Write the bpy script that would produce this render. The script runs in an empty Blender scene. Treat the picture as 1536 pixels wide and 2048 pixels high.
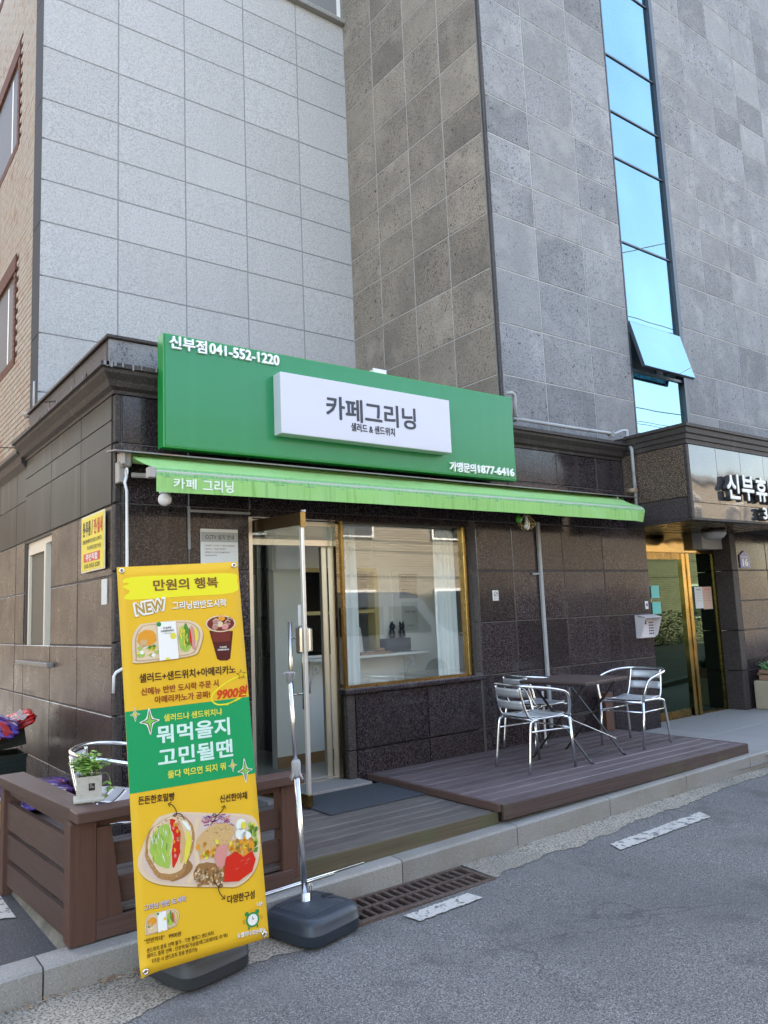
import bpy, bmesh, math, random
from mathutils import Vector, Matrix
random.seed(7)
R = math.radians
SC = bpy.context.scene
C = SC.collection

# ------------------------------------------------------------------ camera, sky, sun, exposure
CAMZ = 1.70
YAW, PITCH, ROLL, FPX = 0.644418, 0.130263, -0.042102, 1559.885
_f = Vector((math.sin(YAW)*math.cos(PITCH), math.cos(YAW)*math.cos(PITCH), math.sin(PITCH)))
_r = Vector((math.cos(YAW), -math.sin(YAW), 0)); _u = _r.cross(_f)
_cr, _sr = math.cos(ROLL), math.sin(ROLL)
_right = _cr*_r + _sr*_u; _up = -_sr*_r + _cr*_u
cd = bpy.data.cameras.new('camera'); cam = bpy.data.objects.new('camera', cd); C.objects.link(cam)
cd.sensor_fit = 'VERTICAL'; cd.sensor_height = 36.0; cd.lens = 36.0*FPX/2048.0
cd.clip_start = 0.05; cd.clip_end = 3000
cam.matrix_world = Matrix(((_right.x, _up.x, -_f.x, 0), (_right.y, _up.y, -_f.y, 0), (_right.z, _up.z, -_f.z, CAMZ), (0, 0, 0, 1)))
SC.camera = cam

SUN_EL, SUN_AZ = R(40), R(32)          # azimuth from +Y towards +X: the sun stands behind the buildings
wd = bpy.data.worlds.new('World'); SC.world = wd; wd.use_nodes = True
nt = wd.node_tree; nt.nodes.clear()
sky = nt.nodes.new('ShaderNodeTexSky'); sky.sky_type = 'NISHITA'; sky.sun_disc = False
sky.sun_elevation = SUN_EL; sky.sun_rotation = SUN_AZ; sky.altitude = 30; sky.air_density = 1.0; sky.dust_density = 1.0; sky.ozone_density = 1.0
bg = nt.nodes.new('ShaderNodeBackground'); bg.inputs[1].default_value = 0.15
wo = nt.nodes.new('ShaderNodeOutputWorld')
sky.ozone_density = 0.6; sky.dust_density = 1.6
tint = nt.nodes.new('ShaderNodeMix'); tint.data_type = 'RGBA'; tint.blend_type = 'MULTIPLY'; tint.inputs[0].default_value = 1; tint.inputs[7].default_value = (1.08, .957, .825, 1)   # the camera's white balance for open shade
nt.links.new(sky.outputs[0], tint.inputs[6]); nt.links.new(tint.outputs[2], bg.inputs[0]); nt.links.new(bg.outputs[0], wo.inputs[0])
sl = bpy.data.lights.new('sun', 'SUN'); sl.energy = 4.2; sl.angle = R(0.53); sl.color = (1.0, 0.91, 0.78)
so = bpy.data.objects.new('sun', sl); C.objects.link(so)
sd = Vector((math.sin(SUN_AZ)*math.cos(SUN_EL), math.cos(SUN_AZ)*math.cos(SUN_EL), math.sin(SUN_EL)))
so.rotation_euler = sd.to_track_quat('Z', 'Y').to_euler()
SC.view_settings.view_transform = 'Standard'; SC.view_settings.look = 'None'
SC.view_settings.gamma = 1; SC.view_settings.use_curve_mapping = False
SC.view_settings.exposure = 2.78
SC.cycles.max_bounces = 8; SC.cycles.diffuse_bounces = 4; SC.cycles.glossy_bounces = 5
SC.cycles.transparent_max_bounces = 16; SC.cycles.transmission_bounces = 6
SC.cycles.caustics_reflective = False; SC.cycles.caustics_refractive = False
SC.cycles.sample_clamp_indirect = 6

# ------------------------------------------------------------------ object helpers
def tag(o, label=None, cat=None, group=None, kind=None):
    if label: o['label'] = label
    if cat: o['category'] = cat
    if group: o['group'] = group
    if kind: o['kind'] = kind
    return o

def origin(o):
    p = Vector(o.location)
    while o.parent: o = o.parent; p = p + Vector(o.location)
    return p

def empty(name, loc=(0, 0, 0), label=None, cat=None, group=None, kind=None):
    o = bpy.data.objects.new(name, None); C.objects.link(o); o.location = loc; o.empty_display_size = .1
    return tag(o, label, cat, group, kind)

def copy_tree(o, parent=None):
    c = o.copy(); C.objects.link(c)
    if parent is not None: c.parent = parent
    for ch in list(o.children): copy_tree(ch, c)
    return c

class MB:
    def __init__(s): s.bm = bmesh.new(); s.m = 0; s.smooth = False
    def _fin(s, fs):
        for f in fs: f.material_index = s.m; f.smooth = s.smooth
    def box(s, x0, x1, y0, y1, z0, z1, bev=0, seg=1):
        return s.obox(((x0+x1)/2, (y0+y1)/2, (z0+z1)/2), (abs(x1-x0), abs(y1-y0), abs(z1-z0)), None, bev, seg)
    def obox(s, c, size, rot=None, bev=0, seg=1):
        mt = Matrix.Translation(c) @ (rot.to_4x4() if rot else Matrix.Identity(4)) @ Matrix.Diagonal((size[0], size[1], size[2], 1))
        vs = [s.bm.verts.new(mt @ Vector((x, y, z))) for x in (-.5, .5) for y in (-.5, .5) for z in (-.5, .5)]
        s._fin([s.bm.faces.new([vs[i] for i in q]) for q in ((0, 1, 3, 2), (4, 6, 7, 5), (0, 4, 5, 1), (2, 3, 7, 6), (0, 2, 6, 4), (1, 5, 7, 3))])
        if bev:
            es = list(set(e for v in vs for e in v.link_edges))
            r = bmesh.ops.bevel(s.bm, geom=es, offset=bev, segments=seg, affect='EDGES', profile=.5)
            s._fin(r['faces'])
        return s
    def quad(s, *ps):
        vs = [s.bm.verts.new(p) for p in ps]; f = s.bm.faces.new(vs); s._fin([f]); return s
    def grid(s, fn, nu, nv):
        g = [[s.bm.verts.new(fn(i/nu, j/nv)) for j in range(nv+1)] for i in range(nu+1)]
        for i in range(nu):
            for j in range(nv):
                f = s.bm.faces.new((g[i][j], g[i+1][j], g[i+1][j+1], g[i][j+1])); s._fin([f])
        return s
    def tube(s, pts, r, n=10, closed=False, caps=True):
        pts = [Vector(p) for p in pts]; N = len(pts); sm = s.smooth; s.smooth = True
        rr = r if isinstance(r, (list, tuple)) else [r]*N
        rings = []; prev = None
        for i, p in enumerate(pts):
            if closed: t = (pts[(i+1) % N]-pts[i-1]).normalized()
            else: t = (pts[min(i+1, N-1)]-pts[max(i-1, 0)]).normalized()
            if prev is None:
                a = Vector((0, 0, 1)) if abs(t.z) < .9 else Vector((1, 0, 0))
                u = t.cross(a).normalized()
            else: u = (prev - t*prev.dot(t)).normalized()
            prev = u; v = t.cross(u)
            rings.append([s.bm.verts.new(p + rr[i]*(math.cos(2*math.pi*k/n)*u + math.sin(2*math.pi*k/n)*v)) for k in range(n)])
        fs = []
        for i in range(N if closed else N-1):
            a, b = rings[i], rings[(i+1) % N]
            for k in range(n): fs.append(s.bm.faces.new((a[k], a[(k+1) % n], b[(k+1) % n], b[k])))
        s._fin(fs); s.smooth = False
        if caps and not closed:
            s._fin([s.bm.faces.new(rings[0][::-1]), s.bm.faces.new(rings[-1])])
        s.smooth = sm; return s
    def lathe(s, prof, c=(0, 0, 0), n=24, axis='z'):
        c = Vector(c); sm = s.smooth; s.smooth = True; rings = []
        for r, z in prof:
            ring = []
            for k in range(n):
                a = 2*math.pi*k/n; x, y = r*math.cos(a), r*math.sin(a)
                p = Vector((x, y, z)) if axis == 'z' else (Vector((x, -z, y)) if axis == 'y' else Vector((-z, x, y)))
                ring.append(s.bm.verts.new(c+p))
            rings.append(ring)
        for a, b in zip(rings, rings[1:]):
            for k in range(n): s._fin([s.bm.faces.new((a[k], a[(k+1) % n], b[(k+1) % n], b[k]))])
        s.smooth = False
        s._fin([s.bm.faces.new(rings[0][::-1]), s.bm.faces.new(rings[-1])]); s.smooth = sm
        return s
    def prism(s, poly, fn0, fn1):
        """poly: list of 2D points; fn0/fn1 map a 2D point to its two 3D ends"""
        a = [s.bm.verts.new(fn0(p)) for p in poly]; b = [s.bm.verts.new(fn1(p)) for p in poly]
        n = len(poly); fs = [s.bm.faces.new(a[::-1]), s.bm.faces.new(b)]
        for k in range(n): fs.append(s.bm.faces.new((a[k], a[(k+1) % n], b[(k+1) % n], b[k])))
        s._fin(fs); return s
    def mesh(s, name, mats):
        bmesh.ops.recalc_face_normals(s.bm, faces=s.bm.faces[:])
        me = bpy.data.meshes.new(name); s.bm.to_mesh(me); s.bm.free()
        for m in (mats if isinstance(mats, (list, tuple)) else [mats]): me.materials.append(m)
        return me
    def build(s, name, mats, parent=None, centre=True, **kw):
        me = s.mesh(name, mats)
        return link(name, me, parent, centre, **kw)

def link(name, me, parent=None, centre=True, label=None, cat=None, group=None, kind=None):
    o = bpy.data.objects.new(name, me); C.objects.link(o)
    off = Vector((0, 0, 0))
    if centre and len(me.vertices):
        xs = [v.co for v in me.vertices]
        lo = Vector([min(c[i] for c in xs) for i in range(3)]); hi = Vector([max(c[i] for c in xs) for i in range(3)])
        off = (lo+hi)/2; me.transform(Matrix.Translation(-off))
    if parent is not None:
        o.parent = parent; off = off - origin(parent)
    o.location = off
    return tag(o, label, cat, group, kind)

def inst(name, me, loc, rotz=0, parent=None, rot=None):
    """an object on a shared mesh at a world place"""
    o = bpy.data.objects.new(name, me); C.objects.link(o)
    p = Vector(loc)
    if parent is not None: o.parent = parent; p = p - origin(parent)
    o.location = p
    o.rotation_euler = rot if rot else (0, 0, rotz)
    return o

# ------------------------------------------------------------------ materials
def nmat(name):
    m = bpy.data.materials.new(name); m.use_nodes = True; t = m.node_tree; t.nodes.clear()
    out = t.nodes.new('ShaderNodeOutputMaterial')
    return m, t, out

def M(name, base, rough=.5, metal=0.0, spec=.5, var=0, hue=None, stain=None, specks=(), bump=None, grain=None, gcol=None,
      coat=0, rough_var=None, streak=None, emit=None, shift=True, alpha=1, wave=None, world=True, crack=None):
    m, t, out = nmat(name)
    N = t.nodes.new; L = t.links.new
    b = N('ShaderNodeBsdfPrincipled'); L(b.outputs[0], out.inputs[0])
    b.inputs['Roughness'].default_value = rough; b.inputs['Metallic'].default_value = metal
    b.inputs['Specular IOR Level'].default_value = spec; b.inputs['Coat Weight'].default_value = coat
    b.inputs['Coat Roughness'].default_value = .08
    rgb = N('ShaderNodeRGB'); rgb.outputs[0].default_value = (*base, 1); col = rgb.outputs[0]
    oi = N('ShaderNodeObjectInfo')
    tc = N('ShaderNodeTexCoord'); geo = N('ShaderNodeNewGeometry')
    src = geo.outputs['Position'] if world else tc.outputs['Object']
    if shift:
        ml = N('ShaderNodeMath'); ml.operation = 'MULTIPLY'; ml.inputs[1].default_value = 37.0; L(oi.outputs['Random'], ml.inputs[0])
        ad = N('ShaderNodeVectorMath'); ad.operation = 'ADD'; L(src, ad.inputs[0]); L(ml.outputs[0], ad.inputs[1]); P = ad.outputs[0]
    else: P = src
    def noise(scale, detail=3, vec=None, rgh=.55):
        n = N('ShaderNodeTexNoise'); n.inputs['Scale'].default_value = scale; n.inputs['Detail'].default_value = detail
        n.inputs['Roughness'].default_value = rgh; L(vec or P, n.inputs['Vector']); return n.outputs['Fac']
    def ramp(fac, lo, hi, a=0.0, c=1.0):
        r = N('ShaderNodeMapRange'); r.inputs['From Min'].default_value = lo; r.inputs['From Max'].default_value = hi
        r.inputs['To Min'].default_value = a; r.inputs['To Max'].default_value = c; L(fac, r.inputs['Value']); return r.outputs[0]
    def mix(fac, a, c2, mode='MIX'):
        x = N('ShaderNodeMix'); x.data_type = 'RGBA'; x.blend_type = mode
        if isinstance(fac, (int, float)): x.inputs[0].default_value = fac
        else: L(fac, x.inputs[0])
        L(a, x.inputs[6])
        if isinstance(c2, tuple): x.inputs[7].default_value = (*c2, 1)
        else: L(c2, x.inputs[7])
        return x.outputs[2]
    def mulv(a, val):
        v = N('ShaderNodeVectorMath'); v.operation = 'SCALE'; L(a, v.inputs[0]); L(val, v.inputs['Scale']); return v.outputs[0]
    for sp in specks:
        sc, lo, hi, cc, amt = sp[:5]; det = sp[5] if len(sp) > 5 else 2
        f = ramp(noise(sc, det), lo, hi, 0, amt); col = mix(f, col, cc)
    if grain:
        mp = N('ShaderNodeMapping'); L(tc.outputs['Object'], mp.inputs['Vector'])
        s = {'x': (.9, 48, 48), 'y': (48, .9, 48), 'z': (48, 48, .9)}[grain]
        mp.inputs['Scale'].default_value = s
        a2 = N('ShaderNodeVectorMath'); a2.operation = 'ADD'; L(mp.outputs[0], a2.inputs[0])
        if shift: L(ml.outputs[0], a2.inputs[1])
        gf = noise(1.6, 6, a2.outputs[0], .7); GV = gf
        col = mix(ramp(gf, .35, .68, 0, .9), col, gcol or tuple(x*.55 for x in base))
    if stain:
        for sc, lo, hi, cc, amt in stain: col = mix(ramp(noise(sc, 5), lo, hi, 0, amt), col, cc)
    if streak:
        sx, cc, lo, hi, amt = streak
        mp = N('ShaderNodeMapping'); L(P, mp.inputs['Vector']); mp.inputs['Scale'].default_value = (sx, sx, sx*.03)
        col = mix(ramp(noise(1.0, 4, mp.outputs[0]), lo, hi, 0, amt), col, cc)
    if crack:
        sc_k, wid, cc, amt = crack
        wn = N('ShaderNodeTexNoise'); wn.inputs['Scale'].default_value = sc_k*3; wn.inputs['Detail'].default_value = 5; L(P, wn.inputs['Vector'])
        av = N('ShaderNodeVectorMath'); av.operation = 'MULTIPLY_ADD'; av.inputs[1].default_value = (.45/sc_k,)*3; L(wn.outputs['Color'], av.inputs[0]); L(P, av.inputs[2])
        vo = N('ShaderNodeTexVoronoi'); vo.feature = 'DISTANCE_TO_EDGE'; vo.inputs['Scale'].default_value = sc_k; L(av.outputs[0], vo.inputs['Vector'])
        gate = ramp(noise(.6, 2), .48, .56, 0, amt); ln = ramp(vo.outputs['Distance'], 0, wid, 1, 0)
        mm = N('ShaderNodeMath'); mm.operation = 'MULTIPLY'; L(gate, mm.inputs[0]); L(ln, mm.inputs[1]); col = mix(mm.outputs[0], col, cc)
    if var:
        lo = 1-var; col = mulv(col, ramp(oi.outputs['Random'], 0, 1, lo, 1+var))
    if hue:
        m2 = N('ShaderNodeMath'); m2.operation = 'MULTIPLY'; m2.inputs[1].default_value = 7.31; L(oi.outputs['Random'], m2.inputs[0])
        fr = N('ShaderNodeMath'); fr.operation = 'FRACT'; L(m2.outputs[0], fr.inputs[0])
        col = mix(ramp(fr.outputs[0], .3, 1, 0, hue[1]), col, hue[0])
    L(col, b.inputs['Base Color'])
    if rough_var:
        L(ramp(noise(rough_var[0], 4), .3, .7, rough_var[1], rough_var[2]), b.inputs['Roughness'])
    if bump or grain or wave:
        last = None
        def addb(fac, strength, dist):
            nonlocal last
            bn = N('ShaderNodeBump'); bn.inputs['Strength'].default_value = strength; bn.inputs['Distance'].default_value = dist
            L(fac, bn.inputs['Height'])
            if last: L(last, bn.inputs['Normal'])
            last = bn.outputs[0]
        if bump:
            for sc, st, di in (bump if isinstance(bump[0], tuple) else (bump,)): addb(noise(sc, 3), st, di)
        if grain: addb(GV, .5, .004)
        if wave: addb(noise(wave[0], 1), wave[1], wave[2])
        L(last, b.inputs['Normal'])
        if coat: L(last, b.inputs['Coat Normal'])
    return m

def glass(name, tint=(1, 1, 1), refl=(1, 1, 1), f0=.08, wav=None, rough=0.0):
    m, t, out = nmat(name); N = t.nodes.new; L = t.links.new
    tr = N('ShaderNodeBsdfTransparent'); tr.inputs[0].default_value = (*tint, 1)
    gl = N('ShaderNodeBsdfGlossy'); gl.inputs[0].default_value = (*refl, 1); gl.inputs['Roughness'].default_value = rough
    lw = N('ShaderNodeLayerWeight'); lw.inputs[0].default_value = .5
    pw = N('ShaderNodeMath'); pw.operation = 'POWER'; pw.inputs[1].default_value = 3.2; L(lw.outputs['Facing'], pw.inputs[0])
    mr = N('ShaderNodeMapRange'); mr.inputs['To Min'].default_value = f0; mr.inputs['To Max'].default_value = 1; L(pw.outputs[0], mr.inputs[0])
    mx = N('ShaderNodeMixShader'); L(mr.outputs[0], mx.inputs[0]); L(tr.outputs[0], mx.inputs[1]); L(gl.outputs[0], mx.inputs[2])
    if wav and len(wav) > 3:
        g2 = N('ShaderNodeNewGeometry'); n2 = N('ShaderNodeTexNoise'); n2.inputs['Scale'].default_value = wav[3]; n2.inputs['Detail'].default_value = 3; L(g2.outputs['Position'], n2.inputs['Vector'])
        m2 = N('ShaderNodeMix'); m2.data_type = 'RGBA'; m2.inputs[6].default_value = (*[c*.93 for c in refl], 1); m2.inputs[7].default_value = (*[min(1, c*1.05) for c in refl], 1)
        r2 = N('ShaderNodeMapRange'); r2.inputs['From Min'].default_value = .35; r2.inputs['From Max'].default_value = .65; L(n2.outputs['Fac'], r2.inputs['Value']); L(r2.outputs[0], m2.inputs[0]); L(m2.outputs[2], gl.inputs[0])
    if wav:
        geo = N('ShaderNodeNewGeometry'); n = N('ShaderNodeTexNoise'); n.inputs['Scale'].default_value = wav[0]; n.inputs['Detail'].default_value = 1
        L(geo.outputs['Position'], n.inputs['Vector'])
        bn = N('ShaderNodeBump'); bn.inputs['Strength'].default_value = wav[1]; bn.inputs['Distance'].default_value = wav[2]
        L(n.outputs['Fac'], bn.inputs['Height']); L(bn.outputs[0], gl.inputs['Normal'])
    L(mx.outputs[0], out.inputs[0]); return m

# stone
G_BROWN = M('polished_brown_granite', (.0180, .0128, .0168), rough=.10, spec=.34, var=.25,
            specks=((58, .50, .60, (.064, .047, .050), .9, 3), (100, .56, .64, (.16, .13, .13), .85, 3), (45, .60, .68, (.006, .005, .006), .8)),
            stain=((1.6, .45, .8, (.045, .037, .036), .5),), streak=(5, (.12, .105, .10), .60, .78, .42), wave=(1.1, .25, .02), rough_var=(2.5, .07, .18))
G_SIDE = M('dusty_brown_granite', (.024, .0175, .0165), rough=.26, spec=.28, var=.15,
           specks=((58, .50, .60, (.080, .056, .046), .9, 3), (100, .56, .64, (.16, .125, .105), .85, 3)),
           stain=((1.5, .45, .8, (.07, .058, .050), .5),), streak=(7, (.17, .15, .13), .56, .80, .4), wave=(1.1, .2, .015), rough_var=(2.5, .22, .40))
G_TRIM = M('granite_trim', (.036, .030, .030), rough=.58, spec=.28, var=.15, specks=((90, .5, .62, (.10, .082, .075), .8, 3),),
           streak=(8, (.13, .12, .115), .58, .8, .4), bump=(90, .15, .002))
G_CANOPY = M('coarse_brown_granite', (.036, .026, .022), rough=.30, spec=.5, specks=((85, .50, .60, (.30, .215, .155), .85, 3), (160, .6, .7, (.01, .01, .01), .7)), var=.1)
G_CANOPYF = M('polished_grey_granite', (.040, .040, .044), rough=.06, spec=1.0, specks=((140, .52, .64, (.12, .12, .125), .7, 3),), wave=(1.3, .5, .03), coat=.3)
G_DARKG = M('dark_green_granite', (.026, .031, .030), rough=.42, spec=.12, var=.2, specks=((230, .52, .66, (.085, .095, .09), .7, 2),),
            stain=((1.2, .45, .75, (.075, .078, .072), .55),), streak=(6, (.16, .16, .15), .58, .8, .4), wave=(1, .2, .01))
G_LIGHT = M('bush_hammered_light_granite', (.455, .445, .452), rough=.85, spec=.3, var=.035,
            specks=((46, .48, .58, (.34, .335, .34), .75, 6), (85, .55, .62, (.19, .19, .195), .6, 4), (50, .57, .64, (.56, .55, .54), .5, 5)),
            stain=((.9, .40, .75, (.40, .385, .38), .45),), streak=(2.2, (.33, .32, .315), .54, .78, .35), bump=(75, .5, .004))
G_BASALT = M('pitted_basalt', (.250, .247, .262), rough=.8, spec=.35, var=.17, hue=((.30, .29, .29), .35),
             specks=((52, .54, .60, (.075, .075, .08), .72, 6), (85, .55, .61, (.09, .09, .095), .7, 4), (20, .63, .66, (.03, .03, .033), .85, 6), (36, .60, .7, (.33, .32, .31), .35, 4)),
             stain=((1.3, .42, .66, (.13, .13, .135), .5), (3.1, .52, .74, (.36, .35, .34), .5)), streak=(3, (.12, .12, .12), .56, .8, .4), bump=(60, .6, .004))
G_BASALT_BOUNCE = M('pitted_basalt_warm_bounce', (.305, .260, .208), rough=.8, spec=.35, var=.19, hue=((.29, .25, .20), .4),  # the same basalt with warm bounce light from the alley put into its colour
             specks=((52, .54, .60, (.075, .066, .056), .72, 6), (85, .55, .61, (.09, .08, .068), .7, 4), (20, .63, .66, (.03, .028, .025), .85, 6), (36, .60, .7, (.33, .31, .28), .35, 4)),
             stain=((1.3, .42, .66, (.13, .115, .10), .55), (3.1, .52, .74, (.38, .33, .27), .55)), streak=(3, (.36, .32, .27), .56, .8, .4), bump=(60, .6, .004))
JOINT_L = M('pale_joint_sealant', (.42, .41, .39), rough=.8)
JOINT_D = M('dark_joint_sealant', (.21, .21, .215), rough=.8)
JOINT_B = M('granite_joint', (.085, .080, .078), rough=.6)
MOSSY = M('mossy_mortar', (.16, .16, .12), rough=.95, specks=((30, .45, .6, (.05, .07, .03), .8, 5),), bump=(40, .5, .01))
KERB = M('kerb_granite', (.295, .285, .27), rough=.75, spec=.3, var=.10, specks=((170, .52, .64, (.15, .15, .15), .7, 3), (90, .56, .68, (.46, .46, .45), .5, 3)),
         stain=((2.2, .48, .75, (.20, .18, .14), .6), (.7, .5, .7, (.26, .23, .17), .4)), bump=(120, .35, .003))
SILLG = M('sill_granite', (.30, .29, .27), rough=.6, specks=((150, .5, .62, (.12, .12, .12), .7, 3),))
# ground
ASPH = M('worn_asphalt', (.158, .150, .145), rough=.88, spec=.3, shift=False, crack=(.55, .007, (.045, .044, .044), .5),
         specks=((80, .49, .57, (.06, .06, .062), .7, 5), (105, .55, .62, (.33, .325, .32), .75, 4), (170, .57, .63, (.48, .47, .46), .7, 3)),
         stain=((.55, .45, .68, (.095, .095, .098), .55), (2.6, .56, .72, (.06, .06, .06), .45), (.9, .57, .60, (.21, .20, .19), .25), (1.8, .60, .72, (.06, .058, .056), .4)), bump=((110, .8, .008), (45, .35, .006)))
STRIP = M('exposed_gutter_concrete', (.38, .345, .285), rough=.9, spec=.25, shift=False,
          specks=((75, .49, .55, (.12, .11, .095), .9, 5), (120, .56, .62, (.55, .50, .41), .8, 4)),
          stain=((1.4, .50, .72, (.17, .16, .14), .7), (.5, .52, .7, (.23, .20, .155), .5)), bump=((70, .8, .008), (18, .4, .012)))
PAVE = M('pavement_granite', (.33, .315, .30), rough=.8, specks=((120, .5, .62, (.22, .22, .22), .7, 3),), stain=((.8, .45, .7, (.28, .27, .255), .5),), var=.04, bump=(90, .3, .003))
ALLEY = M('alley_asphalt', (.055, .057, .062), rough=.85, shift=False, specks=((110, .56, .66, (.15, .15, .155), .7, 3),), stain=((1.1, .5, .7, (.12, .115, .10), .5),), bump=(80, .6, .006))
BASEC = M('stained_concrete', (.20, .18, .145), rough=.9, specks=((60, .5, .62, (.13, .12, .10), .6, 4),), streak=(5, (.07, .065, .05), .45, .7, .8), bump=(40, .4, .006))
PAINT = M('worn_road_paint', (.53, .51, .47), rough=.8, shift=False, crack=(7, .035, (.12, .12, .12), .95), specks=((22, .55, .60, (.14, .137, .135), .95, 7), (75, .56, .64, (.35, .345, .33), .6, 4)), bump=(80, .4, .003))
IRON = M('rusty_cast_iron', (.085, .062, .052), rough=.75, metal=.35, var=.2, specks=((60, .5, .65, (.17, .125, .10), .7, 4),), bump=(90, .4, .002))
PIT = M('dark_pit', (.012, .011, .010), rough=.9)
THRESH = M('terrazzo_step', (.30, .28, .27), rough=.6, specks=((150, .5, .6, (.14, .13, .13), .8, 3), (90, .6, .7, (.48, .46, .44), .7, 3)))
MATR = M('doormat_rubber', (.036, .042, .052), rough=.9, shift=False, specks=((260, .55, .65, (.13, .145, .17), .8, 2),), bump=(260, .9, .004))
# wood
DECKW = M('weathered_deck_wood', (.172, .136, .145), rough=.52, spec=.45, var=.24, grain='x', gcol=(.055, .040, .043),
          stain=((2.0, .5, .72, (.20, .17, .17), .5), (.8, .5, .75, (.07, .045, .05), .5)))
DECKL = M('grey_deck_wood', (.160, .145, .135), rough=.6, spec=.4, var=.18, grain='x', gcol=(.055, .047, .043),
          stain=((2.0, .5, .72, (.20, .185, .17), .5),))
FASC = M('fascia_wood', (.085, .052, .046), rough=.65, var=.15, grain='x', gcol=(.035, .022, .02), stain=((3, .5, .7, (.085, .085, .04), .7),))
FASCG = M('mossy_fascia_wood', (.125, .095, .055), rough=.75, grain='x', gcol=(.05, .042, .025), stain=((3, .45, .65, (.085, .095, .045), .7),))
RAILX = M('brown_rail_wood_lengthwise', (.098, .053, .041), rough=.58, spec=.45, var=.12, grain='x', gcol=(.062, .035, .029))
RAILY = M('brown_rail_wood_crosswise', (.098, .058, .047), rough=.58, spec=.45, var=.12, grain='y', gcol=(.060, .037, .031))
RAILZ = M('brown_rail_wood_upright', (.110, .050, .034), rough=.58, spec=.45, var=.10, grain='z', gcol=(.066, .034, .025))
TABLEW = M('table_top_wood', (.115, .075, .065), rough=.5, var=.15, grain='y', gcol=(.05, .032, .03))
TRAYW = M('pale_wood', (.45, .27, .15), rough=.5, grain='x', gcol=(.30, .17, .09))
SKIRT = M('oak_skirting', (.32, .19, .09), rough=.5)
# metal
ALU = M('brushed_aluminium', (.78, .79, .81), rough=.22, metal=1, bump=(160, .08, .001))
ALUSL = M('satin_aluminium_slat', (.74, .75, .77), rough=.42, metal=.6)
ALUFR = M('anodised_frame', (.62, .59, .53), rough=.28, metal=.9)
STEEL = M('steel_handle', (.66, .63, .58), rough=.2, metal=1)
GOLD = M('polished_brass', (.42, .30, .12), rough=.10, metal=1, wave=(2.6, .35, .02))
GOLDR = M('brass_frame', (.27, .18, .065), rough=.22, metal=1, wave=(6, .3, .01), rough_var=(8, .15, .35))
DKMET = M('dark_table_steel', (.022, .018, .019), rough=.45, metal=.1)
PIPE = M('grey_conduit', (.36, .37, .38), rough=.45, spec=.5, stain=((8, .5, .7, (.22, .22, .22), .6),))
WHITEM = M('white_painted_metal', (.74, .74, .73), rough=.4)
FLASH = M('weathered_flashing', (.20, .20, .21), rough=.45, metal=.4, stain=((6, .5, .66, (.25, .11, .07), .6),))
BLACKF = M('black_window_frame', (.05, .06, .078), rough=.35)
# plastics, paint, cloth
GREEN = M('green_sign_face', (.014, .215, .072), rough=.22, spec=.5, shift=False, streak=(9, (.03, .25, .11), .52, .75, .35), stain=((1.2, .5, .75, (.022, .235, .09), .5),), wave=(1.6, .06, .01))
GREENS = M('green_sign_side', (.012, .26, .05), rough=.3)
WHITEB = M('white_lightbox_face', (.60, .575, .64), rough=.12, spec=.6, wave=(1.2, .12, .02))
LETW = M('white_letter', (.86, .86, .84), rough=.4)
LETG = M('charcoal_letter', (.028, .030, .045), rough=.4)
LETC = M('white_channel_letter', (.82, .82, .80), rough=.3)
LETCS = M('letter_return', (.07, .065, .06), rough=.35)
AWN = M('stained_green_awning_cloth', (.30, .55, .17), rough=.8, spec=.2, shift=False, streak=(34, (.16, .33, .085), .52, .74, .7),
        stain=((2.5, .5, .75, (.36, .60, .30), .5),), bump=(300, .2, .001))
AWNT = M('green_awning_cloth', (.33, .58, .20), rough=.8, spec=.2, shift=False, stain=((3, .5, .75, (.38, .62, .33), .5), (9, .56, .7, (.16, .36, .13), .4)), bump=((300, .2, .001), (5, .3, .02)))
AWNL = M('awning_lip', (.20, .43, .16), rough=.7, shift=False, streak=(60, (.06, .13, .05), .46, .66, .6))
BRKT = M('grey_painted_bracket', (.36, .34, .31), rough=.5, stain=((12, .5, .7, (.2, .18, .16), .5),))
BASEP = M('blue_black_plastic', (.030, .040, .056), rough=.38, spec=.45, bump=(140, .12, .002), stain=((5, .5, .8, (.07, .08, .10), .5),))
BASEP2 = M('grey_black_plastic', (.045, .048, .052), rough=.5, bump=(140, .15, .002))
CRATE = M('black_crate_plastic', (.010, .022, .020), rough=.4)
BAGP = M('purple_bag_plastic', (.16, .09, .40), rough=.3, spec=.5, shift=False, specks=((7, .54, .57, (.045, .015, .09), .95, 2), (8, .60, .62, (.70, .66, .76), .9, 1), (6, .64, .66, (.55, .04, .03), .9, 1)), bump=((14, .5, .02), (40, .3, .005)))
BAGR = M('red_bag_plastic', (.62, .020, .02), rough=.35, bump=(9, .4, .02))
BAGY = M('yellow_bag_plastic', (.75, .50, .03), rough=.4)
PAPER = M('white_paper', (.72, .72, .70), rough=.6)
PAPERG = M('grey_paper', (.38, .38, .37), rough=.6)
PVC = M('cream_window_pvc', (.80, .74, .62), rough=.4)
PVCW = M('white_window_pvc', (.78, .77, .76), rough=.35)
SCREEN = M('insect_screen', (.17, .155, .125), rough=.7)
WALLW = M('white_interior_wall', (.92, .91, .87), rough=.7)
WALLY = M('cream_interior_wood', (.62, .50, .22), rough=.5)
CURT = M('white_curtain', (.86, .90, .90), rough=.9)
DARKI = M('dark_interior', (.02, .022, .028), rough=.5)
FLOORI = M('interior_tile', (.42, .40, .37), rough=.35)
CATB = M('black_figurine', (.012, .016, .022), rough=.25)
POT = M('cement_pot', (.52, .50, .45), rough=.8, specks=((22, .56, .7, (.36, .34, .31), .5, 4),), bump=(60, .2, .002))
SOIL = M('soil', (.03, .022, .015), rough=1)
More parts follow.
